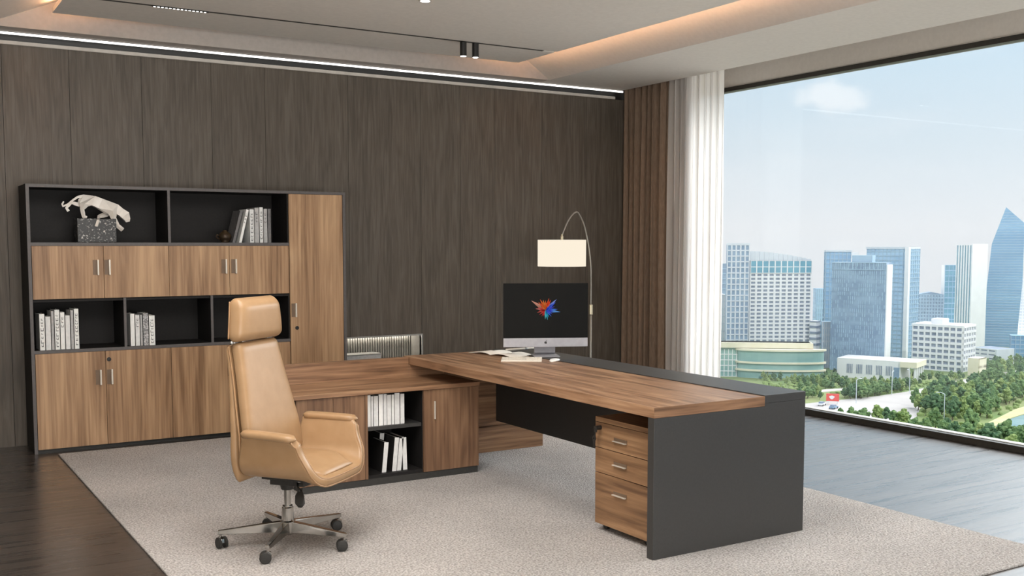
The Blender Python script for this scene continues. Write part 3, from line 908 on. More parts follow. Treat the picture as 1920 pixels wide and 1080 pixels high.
# ------------------------------------------------------------------ desktop computer
mon = thing('desktop_computer', 'silver all-in-one desktop computer with colour burst on its black screen', 'computer', (4.045, 6.13, 0.772), radians(-25))
HW = 0.300
MB().box(-HW, HW, -0.012, 0.012, 0.065, 0.513).build('housing', M['silver'], mon, bevel=0.005, local=True, seg=3)
MB().box(-HW - 0.0008, HW + 0.0008, -0.0145, -0.004, 0.1278, 0.5138).build('screen', M['screen'], mon, local=True, bevel=0.001)
MB().box(-HW, HW, -0.0155, -0.0115, 0.065, 0.1275).build('chin', M['silver'], mon, local=True, bevel=0.001)
neck = [(-0.0, 0.085), (0.05, 0.10), (0.075, 0.14)]
nb = MB()
prof = [(0.055, 0.02), (0.040, 0.03), (0.030, 0.05), (0.022, 0.10), (0.016, 0.20), (0.024, 0.20), (0.032, 0.10), (0.042, 0.052), (0.055, 0.034), (0.085, 0.012), (0.085, 0.004), (0.06, 0.004)]
nb.prism([(0.06, 0.004), (0.035, 0.02), (0.026, 0.06), (0.020, 0.12), (0.012, 0.20), (0.024, 0.20), (0.032, 0.12), (0.042, 0.06), (0.07, 0.012), (0.085, 0.004)], 0, -0.075, 0.075)
nb.build('stand', M['silver'], mon, local=True, bevel=0.002)
MB().box(-0.09, 0.09, -0.10, 0.085, 0.0, 0.006).build('foot_plate', M['silver'], mon, local=True, bevel=0.002)
# small fruit-shaped emblem on the chin
lg = MB()
pts = []
for q in range(24):
    a = 2 * pi * q / 24
    r = 0.0095 * (1 + 0.06 * cos(2 * a)) * (0.93 if abs(a - pi / 2) < 0.3 or abs(a - 3 * pi / 2) < 0.3 else 1)
    x_, z_ = r * cos(a), r * sin(a)
    if math.hypot(x_ - 0.0125, z_ - 0.001) < 0.0058:
        x_ = 0.0125 - math.sqrt(max(0, 0.0058 ** 2 - (z_ - 0.001) ** 2))
    pts.append((x_, z_ + 0.0955))
lg.prism(pts, 1, -0.0163, -0.0154)
lf = [(0.000, 0.1065), (0.002, 0.1100), (0.006, 0.1125), (0.0055, 0.1090), (0.003, 0.1068)]
lg.prism(lf, 1, -0.0163, -0.0154)
lg.build('emblem', M['blackplastic'], mon, local=True)
# colour burst shown on the screen
bm = bmesh.new()
cl = bm.loops.layers.color.new('burst')
rnd = random.Random(11)
spikes = []
def hue(a):
    # angle measured from +x counter clockwise, degrees
    a %= 360
    if 95 <= a < 150: return rnd.choice([(1, .42, .08), (1, .22, .05), (.95, .5, .25)])
    if 55 <= a < 95: return rnd.choice([(1, .2, .04), (1, .36, .10), (.85, .16, .04)])
    if 150 <= a < 250: return rnd.choice([(.75, .06, .05), (.85, .2, .18), (.6, .05, .06)])
    if 250 <= a < 300: return rnd.choice([(.10, .7, .85), (.25, .8, .9), (.05, .5, .7)])
    return rnd.choice([(.10, .18, .85), (.22, .25, .9), (.12, .4, 1)])
yy = -0.0150
big = [(147, .125, (.95, .62, .5)), (133, .08, (.95, .3, .12)), (118, .088, (1, .35, .06)), (105, .076, (1, .5, .15)), (92, .07, (1, .4, .12)), (75, .088, (1, .25, .05)), (64, .082, (1, .2, .05)), (45, .108, (.5, .6, 1)), (38, .09, (.15, .3, .95)),
       (22, .07, (.2, .2, .85)), (4, .085, (.2, .45, 1)), (-8, .105, (.35, .65, 1)), (-16, .06, (.1, .25, .8)), (280, .072, (.15, .75, .85)), (266, .066, (.3, .85, .9)), (293, .058, (.1, .6, .8)),
       (215, .058, (.8, .15, .12)), (235, .055, (.7, .12, .12)), (195, .066, (.85, .25, .2)), (172, .075, (.9, .45, .4)), (180, .05, (.6, .05, .05))]
for a, r, c_ in big:
    spikes.append((a, r, c_, 13))
for q in range(46):
    a = rnd.uniform(0, 360)
    spikes.append((a, rnd.uniform(.03, .062), hue(a), rnd.uniform(8, 18)))
spikes.sort(key=lambda s: -s[1])
for q, (a, r, c_, wd) in enumerate(spikes):
    ar = radians(a)
    cx0, cz0 = 0.0, 0.325
    da = radians(wd)
    y2 = yy - 0.00002 * q
    p0 = Vector((cx0 - 0.010 * cos(ar), y2, cz0 - 0.010 * sin(ar)))
    pa = Vector((cx0 + 0.45 * r * cos(ar - da), y2, cz0 + 0.45 * r * sin(ar - da)))
    pt = Vector((cx0 + r * cos(ar), y2, cz0 + r * sin(ar)))
    pb = Vector((cx0 + 0.45 * r * cos(ar + da), y2, cz0 + 0.45 * r * sin(ar + da)))
    vs = [bm.verts.new(p) for p in (p0, pa, pt, pb)]
    f = bm.faces.new(vs)
    cols = [tuple(x * 0.45 for x in c_), c_, tuple(min(1, x * 0.8 + 0.2) for x in c_), tuple(x * 0.8 for x in c_)]
    for lp_, cc in zip(f.loops, cols):
        lp_[cl] = (*cc, 1)
me = bpy.data.meshes.new('screen_image'); bm.to_mesh(me); bm.free()
so = bpy.data.objects.new('screen_image', me); COL.objects.link(so); so.parent = mon
bmat = bpy.data.materials.new('burst_light'); bmat.use_nodes = True
t_ = bmat.node_tree; t_.nodes.clear()
at = t_.nodes.new('ShaderNodeVertexColor'); at.layer_name = 'burst'
em = t_.nodes.new('ShaderNodeEmission'); em.inputs[1].default_value = 0.62
oo = t_.nodes.new('ShaderNodeOutputMaterial')
t_.links.new(at.outputs[0], em.inputs[0]); t_.links.new(em.outputs[0], oo.inputs[0])
me.materials.append(bmat)

# keyboard, mouse, papers
kb = thing('keyboard', 'small ivory computer keyboard in front of the computer', 'keyboard', (3.765, 6.00, 0.767), radians(-34))
MB().prism([(-0.08, 0.0), (0.08, 0.0), (0.08, 0.016), (-0.08, 0.007)], 0, -0.138, 0.138).build('case', M['ivory'], kb, local=True, bevel=0.002)
for r in range(5):
    for q in range(13):
        if r == 0 and 3 <= q <= 8:
            if q > 3:
                continue
            x0, x1 = -0.128 + 3 * 0.0197, -0.128 + 9 * 0.0197 - 0.003
        else:
            x0 = -0.128 + q * 0.0197; x1 = x0 + 0.0167
        y0 = -0.070 + r * 0.028
        zt = 0.0075 + 0.009 * (y0 + 0.092) / 0.16
        MB().box(x0, x1, y0, y0 + 0.025, zt - 0.001, zt + 0.0018).build('key', M['key'], kb, local=True)
ms = thing('mouse', 'white rounded computer mouse right of the keyboard', 'mouse', (3.925, 5.835, 0.767), radians(35))
st = []
for q in range(9):
    a = pi * q / 8
    st.append(((-0.052 * cos(a), 0, 0.001 + 0.012 * sin(a) ** 0.6 * 0.55 + 0.002), (0, 1, 0), (0, 0, 1), 0.004 + 0.025 * sin(a) ** 0.6, 0.002 + 0.0085 * sin(a) ** 0.6))
MB().loft(st, 24, 2.4).build('shell', M['white'], ms, local=True, smooth=True)
MB().box(0.012, 0.03, -0.002, 0.002, 0.016, 0.0205).build('scroll_wheel', M['grey'], ms, local=True, bevel=0.0008)
pp = thing('open_brochure', 'open white brochure lying at the far left of the desktop', 'brochure', (3.86, 6.42, 0.767), radians(-78))
for sgn in (-1, 1):
    vs, fs = [], []
    for q in range(9):
        u = q / 8
        zz = 0.003 + 0.016 * math.sin(pi * min(1, u * 1.15)) * (1 - u * 0.5)
        vs += [(sgn * 0.24 * u, -0.11, zz), (sgn * 0.24 * u, 0.11, zz)]
    for q in range(8):
        fs.append((2 * q, 2 * q + 2, 2 * q + 3, 2 * q + 1))
    MB().add(vs, fs).build('page', M['paper'], pp, local=True, smooth=True, solid=0.002)
pr_ = thing('paper_roll', 'slim rolled white paper lying behind the brochure by the computer', 'paper', (4.16, 6.57, 0.772), radians(2))
MB().tube([(-0.18, 0, 0.008), (0.18, 0, 0.008)], 0.008, 12).build('roll', M['paper'], pr_, local=True, smooth=True)
MB().tube([(-0.01, 0, 0.008), (0.01, 0, 0.008)], 0.0086, 12).build('band', M['grey'], pr_, local=True, smooth=True)

# ------------------------------------------------------------------ arc floor lamp
lx, ly = 5.72, 7.9
sx = 5.39
t = thing('floor_lamp', 'arc floor lamp with lit cream drum shade behind the desk', 'lamp', (lx, ly, 0))
MB().lathe([(0.0, 0), (0.15, 0), (0.155, 0.008), (0.15, 0.022), (0.02, 0.03)], (lx, ly, 0), 32).build('base', M['blackmetal'], t)
MB().tube([(lx, ly, 0.025), (lx, ly, 0.93)], 0.011, 12).build('pole', M['lampmetal'], t, smooth=True)
MB().lathe([(0.017, 0), (0.018, 0.004), (0.018, 0.088), (0.016, 0.092)], (lx, ly, 0.905), 16).build('collar', M['brass'], t)
arc = []
ctrl = [(lx, 0.98), (lx, 1.22), (lx - 0.005, 1.38), (lx - 0.03, 1.55), (lx - 0.08, 1.73), (lx - 0.135, 1.83), (lx - 0.17, 1.855), (lx - 0.215, 1.83), (lx - 0.27, 1.76), (lx - 0.31, 1.68), (sx, 1.635)]
for q in range(len(ctrl) - 1):
    p0 = ctrl[max(q - 1, 0)]; p1 = ctrl[q]; p2 = ctrl[q + 1]; p3 = ctrl[min(q + 2, len(ctrl) - 1)]
    for s_ in range(5):
        u = s_ / 5
        arc.append(tuple(0.5 * (2 * b_ + (c_ - a_) * u + (2 * a_ - 5 * b_ + 4 * c_ - d_) * u * u + (-a_ + 3 * b_ - 3 * c_ + d_) * u ** 3) for a_, b_, c_, d_ in zip(p0, p1, p2, p3)))
arc.append(ctrl[-1])
MB().tube([(a_, ly, b_) for a_, b_ in arc], 0.0065, 8).build('arc_arm', M['lampmetal'], t, smooth=True)
MB().lathe([(0.0, 0), (0.014, 0), (0.014, 0.03), (0.009, 0.04), (0.006, 0.055)], (sx, ly, 1.597), 16).build('socket', M['brass'], t)
MB().lathe([(0.219, 1.358), (0.221, 1.358), (0.221, 1.600), (0.219, 1.600), (0.219, 1.358)], (sx, ly, 0), 48).build('lamp_shade', M['shade'], t, smooth=False)
MB().lathe([(0.218, 1.585), (0.218, 1.590), (0.0, 1.590)], (sx, ly, 0), 48).build('shade_top', M['white'], t)
lamp('lamp_bulb', 'POINT', 6, (sx, ly, 1.45), (1, 0.8, 0.56), shadow_soft_size=0.05)

# ------------------------------------------------------------------ executive chair (local: +x forward, +y left)
CHX, CHY, CHR = 1.79, 5.13, radians(-50)
ch = thing('office_chair', 'tan leather high-back executive swivel chair on a chrome five-star base', 'chair', (CHX, CHY, 0.012), CHR)
LB = dict(local=True)
MB().lathe([(0.034, 0.052), (0.040, 0.060), (0.040, 0.118), (0.032, 0.124), (0.030, 0.19), (0.026, 0.195), (0.026, 0.20)], (0, 0, 0), 24).build('base_hub', M['chrome'], ch, smooth=False, **LB)
for q in range(5):
    a = radians(90 + 72 * q) - CHR
    R = Matrix.Rotation(a, 4, 'Z')
    pr2 = [(0.03, 0.062), (0.03, 0.120), (0.30, 0.093), (0.352, 0.090), (0.352, 0.066), (0.30, 0.062)]
    lg = MB()
    vs, fs = [], []
    for x_, zb_, zt_, hw in ((0.025, 0.060, 0.120, 0.020), (0.12, 0.066, 0.112, 0.018), (0.30, 0.068, 0.094, 0.014), (0.350, 0.070, 0.090, 0.012)):
        vs += [(x_, -hw, zb_), (x_, hw, zb_), (x_, hw * 0.85, zt_), (x_, -hw * 0.85, zt_)]
    for i in range(3):
        for k_ in range(4):
            fs.append((i * 4 + k_, i * 4 + (k_ + 1) % 4, (i + 1) * 4 + (k_ + 1) % 4, (i + 1) * 4 + k_))
    fs += [(0, 1, 2, 3), (12, 13, 14, 15)]
    leg = lg.add(vs, fs).xf(R).build('base_leg', M['chrome'], ch, bevel=0.003, **LB)
    swv = radians((35, -60, 107, 35, -30)[q])
    Rc = R @ Matrix.Translation((0.338, 0, 0)) @ Matrix.Rotation(swv, 4, 'Z')
    hd = MB().tube([(0, 0, 0.045), (0, 0, 0.072)], 0.007, 10)
    hd.prism([(-0.030, 0.030), (-0.024, 0.050), (0.0, 0.060), (0.016, 0.054), (0.018, 0.044), (-0.008, 0.030)], 1, -0.008, 0.008)
    hd.xf(Rc).build('caster_hood', M['chrome'], leg, bevel=0.001, **LB)
    wh = MB()
    for sg in (-1, 1):
        wh.lathe([(0.004, -0.008), (0.024, -0.008), (0.029, -0.005), (0.029, 0.005), (0.024, 0.008), (0.004, 0.009)], (-0.012, sg * 0.017, 0.029), 20, Matrix.Rotation(pi / 2, 3, 'X'))
    wh.xf(Rc).build('caster_wheel', M['blackplastic'], leg, **LB)
MB().lathe([(0.017, 0.19), (0.017, 0.30), (0.026, 0.30), (0.026, 0.33)], (0, 0, 0), 20).build('gas_lift', M['chrome'], ch, **LB)
mc = MB().box(-0.07, 0.13, -0.055, 0.055, 0.315, 0.352).box(-0.09, 0.16, -0.10, 0.10, 0.352, 0.372)
mc.lathe([(0.032, 0.285), (0.040, 0.32)], (0, 0, 0), 16)
mc.build('tilt_mechanism', M['blackplastic'], ch, bevel=0.004, **LB)
lv = MB().tube([(0.09, -0.05, 0.335), (0.12, -0.10, 0.33), (0.15, -0.135, 0.315)], 0.006, 8)
lv.loft([((0.15, -0.130, 0.318), (1, 0, 0), (0, 0.6, 0.8), 0.010, 0.006), ((0.158, -0.150, 0.295), (1, 0, 0), (0, 0.8, 0.6), 0.026, 0.009), ((0.168, -0.165, 0.262), (1, 0, 0), (0, 0.9, 0.4), 0.028, 0.008), ((0.172, -0.170, 0.245), (1, 0, 0), (0, 0.9, 0.4), 0.012, 0.005)], 16, 2.5)
lv.build('height_lever', M['blackplastic'], ch, smooth=True, **LB)
bl = MB()
for x_, y_ in ((-0.06, -0.085), (0.12, -0.085)):
    bl.lathe([(0.0, -0.006), (0.008, -0.004), (0.009, 0.0), (0.009, 0.008)], (x_, y_, 0.352), 12)
bl.build('bolt', M['chrome'], ch, **LB)


def cross(t, x):
    """U section: t -1..1 from right arm rim over the seat to left arm rim"""
    s = abs(t); sg = 1 if t >= 0 else -1
    if s < 0.42:
        u = s / 0.42
        return sg * 0.20 * u, 0.405 + 0.006 * u * u
    if s < 0.62:
        a = (s - 0.42) / 0.20 * (pi / 2) * 0.86
        return sg * (0.20 + 0.085 * sin(a)), 0.411 + 0.085 * (1 - cos(a))
    b = (s - 0.62) / 0.38
    a = pi / 2 * 0.86
    y0, z0 = 0.20 + 0.085 * sin(a), 0.411 + 0.085 * (1 - cos(a))
    return sg * (y0 + 0.028 * b + 0.010 * b * b), z0 + 0.142 * b


def sst(u):
    u = max(0, min(1, u))
    return u * u * (3 - 2 * u)


nt_, nx_ = 40, 18
vs, fs = [], []
rim = []
for i in range(nt_ + 1):
    tt = -1 + 2 * i / nt_
    s = abs(tt)
    xf_ = 0.335 - 0.085 * sst((s - 0.30) / 0.62) - 0.02 * sst((s - 0.9) / 0.1)
    xb_ = -0.115 + 0.045 * sst((s - 0.5) / 0.5)
    y_, z_ = cross(tt, 0)
    for j in range(nx_ + 1):
        v_ = j / nx_
        x_ = xb_ + (xf_ - xb_) * v_
        zz = z_
        if s < 0.62:
            zz -= 0.030 * sst((v_ - 0.72) / 0.28) * (1 - sst((s - 0.35) / 0.27))
            zz += 0.02 * sst((0.25 - v_) / 0.25) * 0
        if s > 0.9:
            zz -= 0.012 * sst((v_ - 0.8) / 0.2)
        taper = 1 - 0.10 * sst((0.3 - v_) / 0.6)
        yy_ = y_ * (1 - 0.07 * (1 - v_))
        vs.append((x_, yy_, zz))
        if j == nx_:
            rim.append(Vector((x_, yy_, zz)))
for i in range(nt_):
    for j in range(nx_):
        q = i * (nx_ + 1) + j
        fs.append((q, q + 1, q + nx_ + 2, q + nx_ + 1))
MB().add(vs, fs).build('seat_shell', M['leather'], ch, smooth=True, solid=0.046, sub=2, **LB)
# piping along the rim, just inside and outside the edge
for off_, nm in ((-0.016, 'piping'), (0.016, 'piping')):
    pts = []
    for i, p in enumerate(rim):
        d = (rim[min(i + 1, nt_)] - rim[max(i - 1, 0)]).normalized()
        nrm = Vector((0, -d.z, d.y)).normalized() if abs(d.x) < 0.99 else Vector((0, 0, 1))
        if nrm.z < 0 and abs(p.y) < 0.2:
            nrm = -nrm
        if abs(p.y) >= 0.2 and nrm.y * p.y > 0:
            nrm = -nrm
        pts.append(p + nrm * off_ * 1.15 + Vector((-0.006, 0, 0)))
    MB().tube(pts, 0.0045, 8).build(nm, M['leather_seam'], ch, smooth=True, **LB)
# arm pads rolled over each arm
for sg in (-1, 1):
    y0, z0 = cross(1.0, 0)
    st = []
    for q in range(13):
        u = q / 12
        x_ = -0.075 + 0.318 * u
        e_ = min(1, math.sqrt(max(0.02, 1 - max(0, (u - 0.86) / 0.14) ** 2)), math.sqrt(max(0.02, 1 - max(0, (0.08 - u) / 0.08) ** 2)))
        yv = y0 * (1 - 0.07 * (1 - (x_ + 0.075) / 0.318))
        st.append(((x_, sg * (yv + 0.002), z0 + 0.004 - 0.010 * u * u), (0, 1, 0), (0, 0, 1), 0.036 * e_, 0.020 * e_))
    MB().loft(st, 24, 2.6).build('arm_pad', M['leather'], ch, smooth=True, **LB)
# seat cushion
st = []
for q in range(15):
    u = q / 14
    x_ = -0.14 + 0.440 * u
    e_ = min(1, max(0.05, 1 - max(0, (u - 0.8) / 0.2) ** 3) ** 0.5, max(0.05, 1 - max(0, (0.1 - u) / 0.1) ** 2) ** 0.5)
    st.append(((x_, 0, 0.444 - 0.034 * sst((u - 0.60) / 0.40)), (0, 1, 0), (0, 0, 1), 0.222 + 0.006 * u - 0.075 * sst((u - 0.66) / 0.34), 0.026 * e_))
MB().loft(st, 32, 3.2).build('seat_cushion', M['leather'], ch, smooth=True, **LB)


def backpath(z):
    # x of the back's mid plane at height z
    return -0.098 - 0.022 * (z - 0.45) / 0.2 - 0.050 * max(0, (z - 0.6)) / 0.5


def back_loft(z0, z1, hw_f, ht, off_, n=20, e=4.5, rnd_top=0.05, rnd_bot=0.06):
    st = []
    for q in range(n + 1):
        u = q / n
        u2 = 0.5 - 0.5 * cos(pi * u)
        z = z0 + (z1 - z0) * u2
        x = backpath(z)
        d = Vector((backpath(z + 0.01) - x, 0, 0.01)).normalized()
        td = Vector((d.z, 0, -d.x))
        e_ = 1.0
        if z1 - z < rnd_top:
            e_ = math.sqrt(max(0.0004, 1 - (1 - (z1 - z) / rnd_top) ** 2))
        if z - z0 < rnd_bot:
            e_ = min(e_, math.sqrt(max(0.0004, 1 - (1 - (z - z0) / rnd_bot) ** 2)))
        ew = 0.55 + 0.45 * e_ ** 0.6 if e_ < 1 else 1.0
        of2 = off_(z) if callable(off_) else off_
        st.append((Vector((x, 0, z)) + td * of2, (0, 1, 0), td, hw_f(z) * (0.86 + 0.14 * e_), (ht(z) if callable(ht) else ht) * max(e_, 0.05)))
    return MB().loft(st, 40, e)


def hw_(z):
    u = max(0.0, min(1.0, (z - 0.46) / 0.60))
    return 0.258 - 0.062 * sst(u) - 0.012 * u


back_loft(0.445, 1.048, hw_, 0.036, 0.030, rnd_top=0.03, rnd_bot=0.04).build('backrest_cushion', M['leather'], ch, smooth=True, **LB)
back_loft(0.365, 1.040, lambda z: hw_(max(z, 0.5)) + 0.002, lambda z: 0.018 + 0.012 * (1 - sst((z - 0.42) / 0.6)), lambda z: -0.016 - 0.032 * (1 - sst((z - 0.42) / 0.6)), rnd_top=0.03, rnd_bot=0.12).build('back_shell', M['leather'], ch, smooth=True, **LB)
pts = []
for q in range(31):
    z = 0.47 + 0.56 * q / 30
    pts.append((backpath(z) - 0.003, -(hw_(z) + 0.003), z))
MB().tube(pts, 0.005, 8).build('back_piping', M['leather_seam'], ch, smooth=True, **LB)
MB().tube([(p[0], -p[1], p[2]) for p in pts], 0.005, 8).build('back_piping', M['leather_seam'], ch, smooth=True, **LB)
# headrest
st = []
for q in range(17):
    u = 0.5 - 0.5 * cos(pi * q / 16)
    z = 1.058 + 0.219 * u
    e_ = min(math.sqrt(max(0.0006, 1 - max(0, (u - 0.76) / 0.24) ** 2)), math.sqrt(max(0.0006, 1 - max(0, (0.2 - u) / 0.2) ** 2)))
    x = -0.172 + 0.016 * u - 0.022 * u * u
    st.append(((x, 0, z), (0, 1, 0), (1, 0, -0.05), (0.209 - 0.028 * u) * (0.88 + 0.12 * e_), 0.056 * e_))
MB().loft(st, 40, 4.2).build('headrest', M['leather'], ch, smooth=True, **LB)
pts = []
for q in range(25):
    a = q / 24
    z = 1.075 + 0.185 * a
    pts.append((-0.194 - 0.006 * a, -(0.2095 - 0.028 * (z - 1.082) / 0.195), z))
MB().tube(pts, 0.004, 8).build('headrest_seam', M['leather_seam'], ch, smooth=True, **LB)
hb = MB().tube([(-0.18, -0.12, 1.055), (-0.18, -0.19, 1.055)], 0.006, 10).tube([(-0.18, 0.12, 1.055), (-0.18, 0.19, 1.055)], 0.006, 10)
hb.lathe([(0.0, -0.011), (0.008, -0.008), (0.011, 0), (0.008, 0.008), (0, 0.011)], (-0.18, -0.205, 1.055), 14)
hb.box(-0.195, -0.178, -0.12, 0.12, 1.02, 1.09)
hb.build('headrest_bracket', M['chrome'], ch, smooth=True, **LB)

# ------------------------------------------------------------------ city outside
GZ = -58.0


def G(px, py):
    return on_z(px, py, GZ)


def pal(name, c1, c2=None, rough=0.7, nscale=0.3, metal=0.0):
    return noisy(name, c1, c2 or c1, nscale=nscale, rough=rough, metal=metal, rand=False)


M['grass'] = noisy('park_grass', rgb(108, 132, 86), rgb(152, 156, 114), nscale=0.02, rough=1, spec=0.0, rand=False, detail=8)
M['road'] = noisy('pale_road', rgb(178, 172, 170), rgb(192, 187, 184), nscale=0.06, rough=0.9, spec=0.1, rand=False)
M['path'] = noisy('pale_path', rgb(204, 200, 190), rgb(214, 210, 200), nscale=0.1, rough=0.9, spec=0.1, rand=False)
M['water'] = noisy('pond_water', rgb(120, 150, 152), rgb(140, 168, 168), nscale=0.1, rough=0.15, rand=False)
M['bank'] = noisy('pond_bank', rgb(178, 176, 128), rgb(196, 190, 150), nscale=0.1, rough=1, rand=False)
M['leaf_a'] = noisy('leaf_mid', rgb(72, 100, 68), rgb(128, 152, 102), nscale=7, rough=0.9, spec=0.1, detail=6)
M['leaf_b'] = noisy('leaf_dark', rgb(56, 84, 62), rgb(104, 130, 94), nscale=7, rough=0.9, spec=0.1, detail=6)
M['leaf_c'] = noisy('leaf_yellow', rgb(98, 122, 72), rgb(156, 170, 110), nscale=7, rough=0.9, spec=0.1, detail=6)
M['bark'] = noisy('tree_bark', rgb(92, 80, 66), rgb(110, 98, 84), nscale=3, rough=0.9)
M['b_white'] = pal('bld_white', rgb(226, 226, 228), rgb(232, 232, 234))
M['b_cream'] = pal('bld_cream', rgb(224, 216, 190), rgb(230, 222, 200))
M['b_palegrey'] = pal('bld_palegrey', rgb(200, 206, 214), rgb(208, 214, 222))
M['b_blue'] = noisy('bld_blue_glass', rgb(112, 158, 196), rgb(140, 184, 216), scale=(0.3, 0.3, 1), nscale=0.15, rough=0.5, rand=False)
M['b_blue2'] = noisy('bld_pale_blue_glass', rgb(150, 186, 214), rgb(172, 204, 226), scale=(0.3, 0.3, 1), nscale=0.15, rough=0.5, rand=False)
M['b_steel'] = noisy('bld_steel_glass', rgb(112, 138, 166), rgb(140, 166, 190), scale=(0.5, 0.5, 1), nscale=0.25, rough=0.5, rand=False)
M['b_teal'] = noisy('bld_teal_glass', rgb(78, 142, 168), rgb(98, 164, 186), scale=(0.3, 0.3, 1), nscale=0.2, rough=0.5, rand=False)
M['b_green'] = noisy('bld_green_glass', rgb(118, 158, 158), rgb(150, 184, 178), scale=(0.3, 0.3, 1), nscale=0.2, rough=0.5, rand=False)
M['b_win'] = noisy('bld_window_dark', rgb(112, 126, 148), rgb(140, 152, 170), nscale=0.4, rough=0.5, rand=False)
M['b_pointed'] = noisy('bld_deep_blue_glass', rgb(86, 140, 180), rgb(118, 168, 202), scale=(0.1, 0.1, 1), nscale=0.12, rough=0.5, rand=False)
M['b_terra'] = pal('bld_terracotta', rgb(214, 158, 128), rgb(222, 168, 138))
M['b_frame'] = pal('bld_frame', rgb(150, 178, 200), rgb(158, 186, 206))
M['red'] = pal('sign_red', rgb(222, 84, 80), rgb(230, 96, 90), nscale=0.5)

gpts = [G(1150, 648), G(2150, 648), G(2600, 1500), G(900, 1500)]
gd = MB().prism([(p.x, p.y) for p in gpts], 2, GZ - 2, GZ).build('ground', M['grass'])
struct(gd)


def tower(name, label, pxl, pxr, pyt, pyb, phi, front, mat, cat='building', group=None):
    """empty at the foot of a building whose silhouette spans pxl..pxr; returns helper data"""
    pc = (pxl + pxr) / 2
    Pb = G(pc, pyb)
    d = (Pb - CP).dot(FW)
    W = (pxr - pxl) * d / F_
    rr_ = ray(pc, pyt)
    hd = math.hypot(Pb.x - CP.x, Pb.y - CP.y)
    tt = hd / math.hypot(rr_.x, rr_.y)
    H = CP.z + rr_.z * tt - GZ
    ph = radians(phi)
    wf = front * W / cos(ph)
    dp = (1 - front) * W / max(0.02, abs(sin(ph))) if front < 0.999 else W * 0.7
    az = math.atan2(Pb.x - CP.x, Pb.y - CP.y)       # heading of the sight line
    R = Matrix.Rotation(ph, 4, 'Z')
    cs = [R @ Vector((x, y, 0)) for x in (0, wf) for y in (0, dp)]
    sx_ = -(min(c.x for c in cs) + max(c.x for c in cs)) / 2
    sy_ = -min(c.y for c in cs)
    X = Matrix.Translation((sx_, sy_, 0)) @ R
    e = thing(name, label, cat, (Pb.x, Pb.y, GZ), -az, group)
    MB().box(0, wf, 0, dp, 0, H).xf(X).build('glass_body', M[mat], e, local=True)
    return e, X, wf, dp, H


def grid(e, X, wf, dp, H, nx, nz, mw, bh, mat, name='facade_grid', side=0, z0=0.0, z1=None, proud=0.35, sidefrac=1.0, ns=None, x0=0.0, x1=None):
    """piers and floor bands standing proud of the glass on the front and one side"""
    z1 = H if z1 is None else z1
    x1 = wf if x1 is None else x1
    b = MB()
    for i in range(nx + 1):
        x = x0 + (x1 - x0) * i / nx
        if mw > 0:
            b.box(max(x0, x - mw / 2), min(x1, x + mw / 2), -proud, 0.05, z0, z1)
    for j in range(nz + 1):
        z = z0 + (z1 - z0) * j / nz
        if bh > 0:
            b.box(x0, x1, -proud * 0.8, 0.05, max(z0, z - bh / 2), min(z1, z + bh / 2))
    if side:
        ns = ns or max(1, int(nx * dp / wf))
        xs0, xs1 = (wf - 0.05, wf + proud) if side > 0 else (-proud, 0.05)
        for i in range(ns + 1):
            y = dp * i / ns
            if mw > 0:
                b.box(xs0, xs1, max(0, y - mw / 2), min(dp, y + mw / 2), z0, z1)
        for j in range(nz + 1):
            z = z0 + (z1 - z0) * j / nz
            if bh > 0:
                b.box(xs0, xs1, 0, dp, max(z0, z - bh / 2), min(z1, z + bh / 2))
    return b.xf(X).build(name, M[mat], e, local=True)


def bx(e, X, name, mat, *q):
    return MB().box(*q).xf(X).build(name, M[mat], e, local=True)


# hotel slab at left
e, X, wf, dp, H = tower('hotel_tower', 'white hotel tower with a grid of small windows, left in the skyline', 1401, 1516, 489, 690, 18, 0.97, 'b_win')
grid(e, X, wf, dp, H, 10, 18, 1.0, 0.8, 'b_white', side=0, z0=12, z1=H - 6, proud=0.5)
bx(e, X, 'crown_glass', 'b_teal', 0, wf, -0.6, 0.5, H - 6, H)
grid(e, X, wf, dp, H, 10, 2, 0.5, 0.35, 'b_white', name='crown_grid', z0=H - 6, z1=H, proud=0.9)
b = MB()
for i in range(13):
    u0, u1 = i / 13, (i + 1) / 13
    h0 = 4.2 * (1 - u0 ** 1.6) + 0.4
    b.box(wf * u0, wf * u1 - 0.25, 0, 0.6, H, H + h0)
b.xf(X).build('roof_screen', M['b_palegrey'], e, local=True)
e, X, wf, dp, H = tower('lift_tower', 'pale glass lift tower joined to the left of the white hotel', 1359, 1401, 459, 690, 18, 0.97, 'b_steel')
grid(e, X, wf, dp, H, 5, 22, 0.7, 0.55, 'b_palegrey', proud=0.4)
bx(e, X, 'parapet', 'b_palegrey', -0.3, wf + 0.3, -0.4, dp * 0.3, H, H + 0.8)
# podium of the hotel
e, X, wf, dp, H = tower('glass_podium', 'low green glass podium with a curved front at the foot of the hotel', 1318, 1516, 643, 708, 6, 0.985, 'b_green')
grid(e, X, wf, dp, H, 26, 5, 0.3, 0.35, 'b_white', proud=0.25, z1=H - 3)
bx(e, X, 'cream_roof', 'b_cream', -0.8, wf + 0.8, -1.5, dp, H - 2.4, H)
bx(e, X, 'corner_pier', 'b_terra', wf - 2.2, wf + 0.9, -1.2, 1.0, 0, H - 0.4)
b = MB(); b2 = MB()
cxp = wf * 0.72
ring = [(cxp + 19 * cos(a), -5.5 * sin(a) if False else -6.0 * sin(a)) for a in [pi * q / 16 for q in range(17)]]
b.prism(ring, 2, 0, H - 3.2).xf(X).build('curved_bay', M['b_green'], e, local=True)
for z in (3.2, 6.6, H - 3.4):
    b2.prism([(cxp + 20 * cos(a), -6.9 * sin(a)) for a in [pi * q / 16 for q in range(17)]], 2, z, z + 0.8)
b2.xf(X).build('bay_ledges', M['b_cream'], e, local=True)

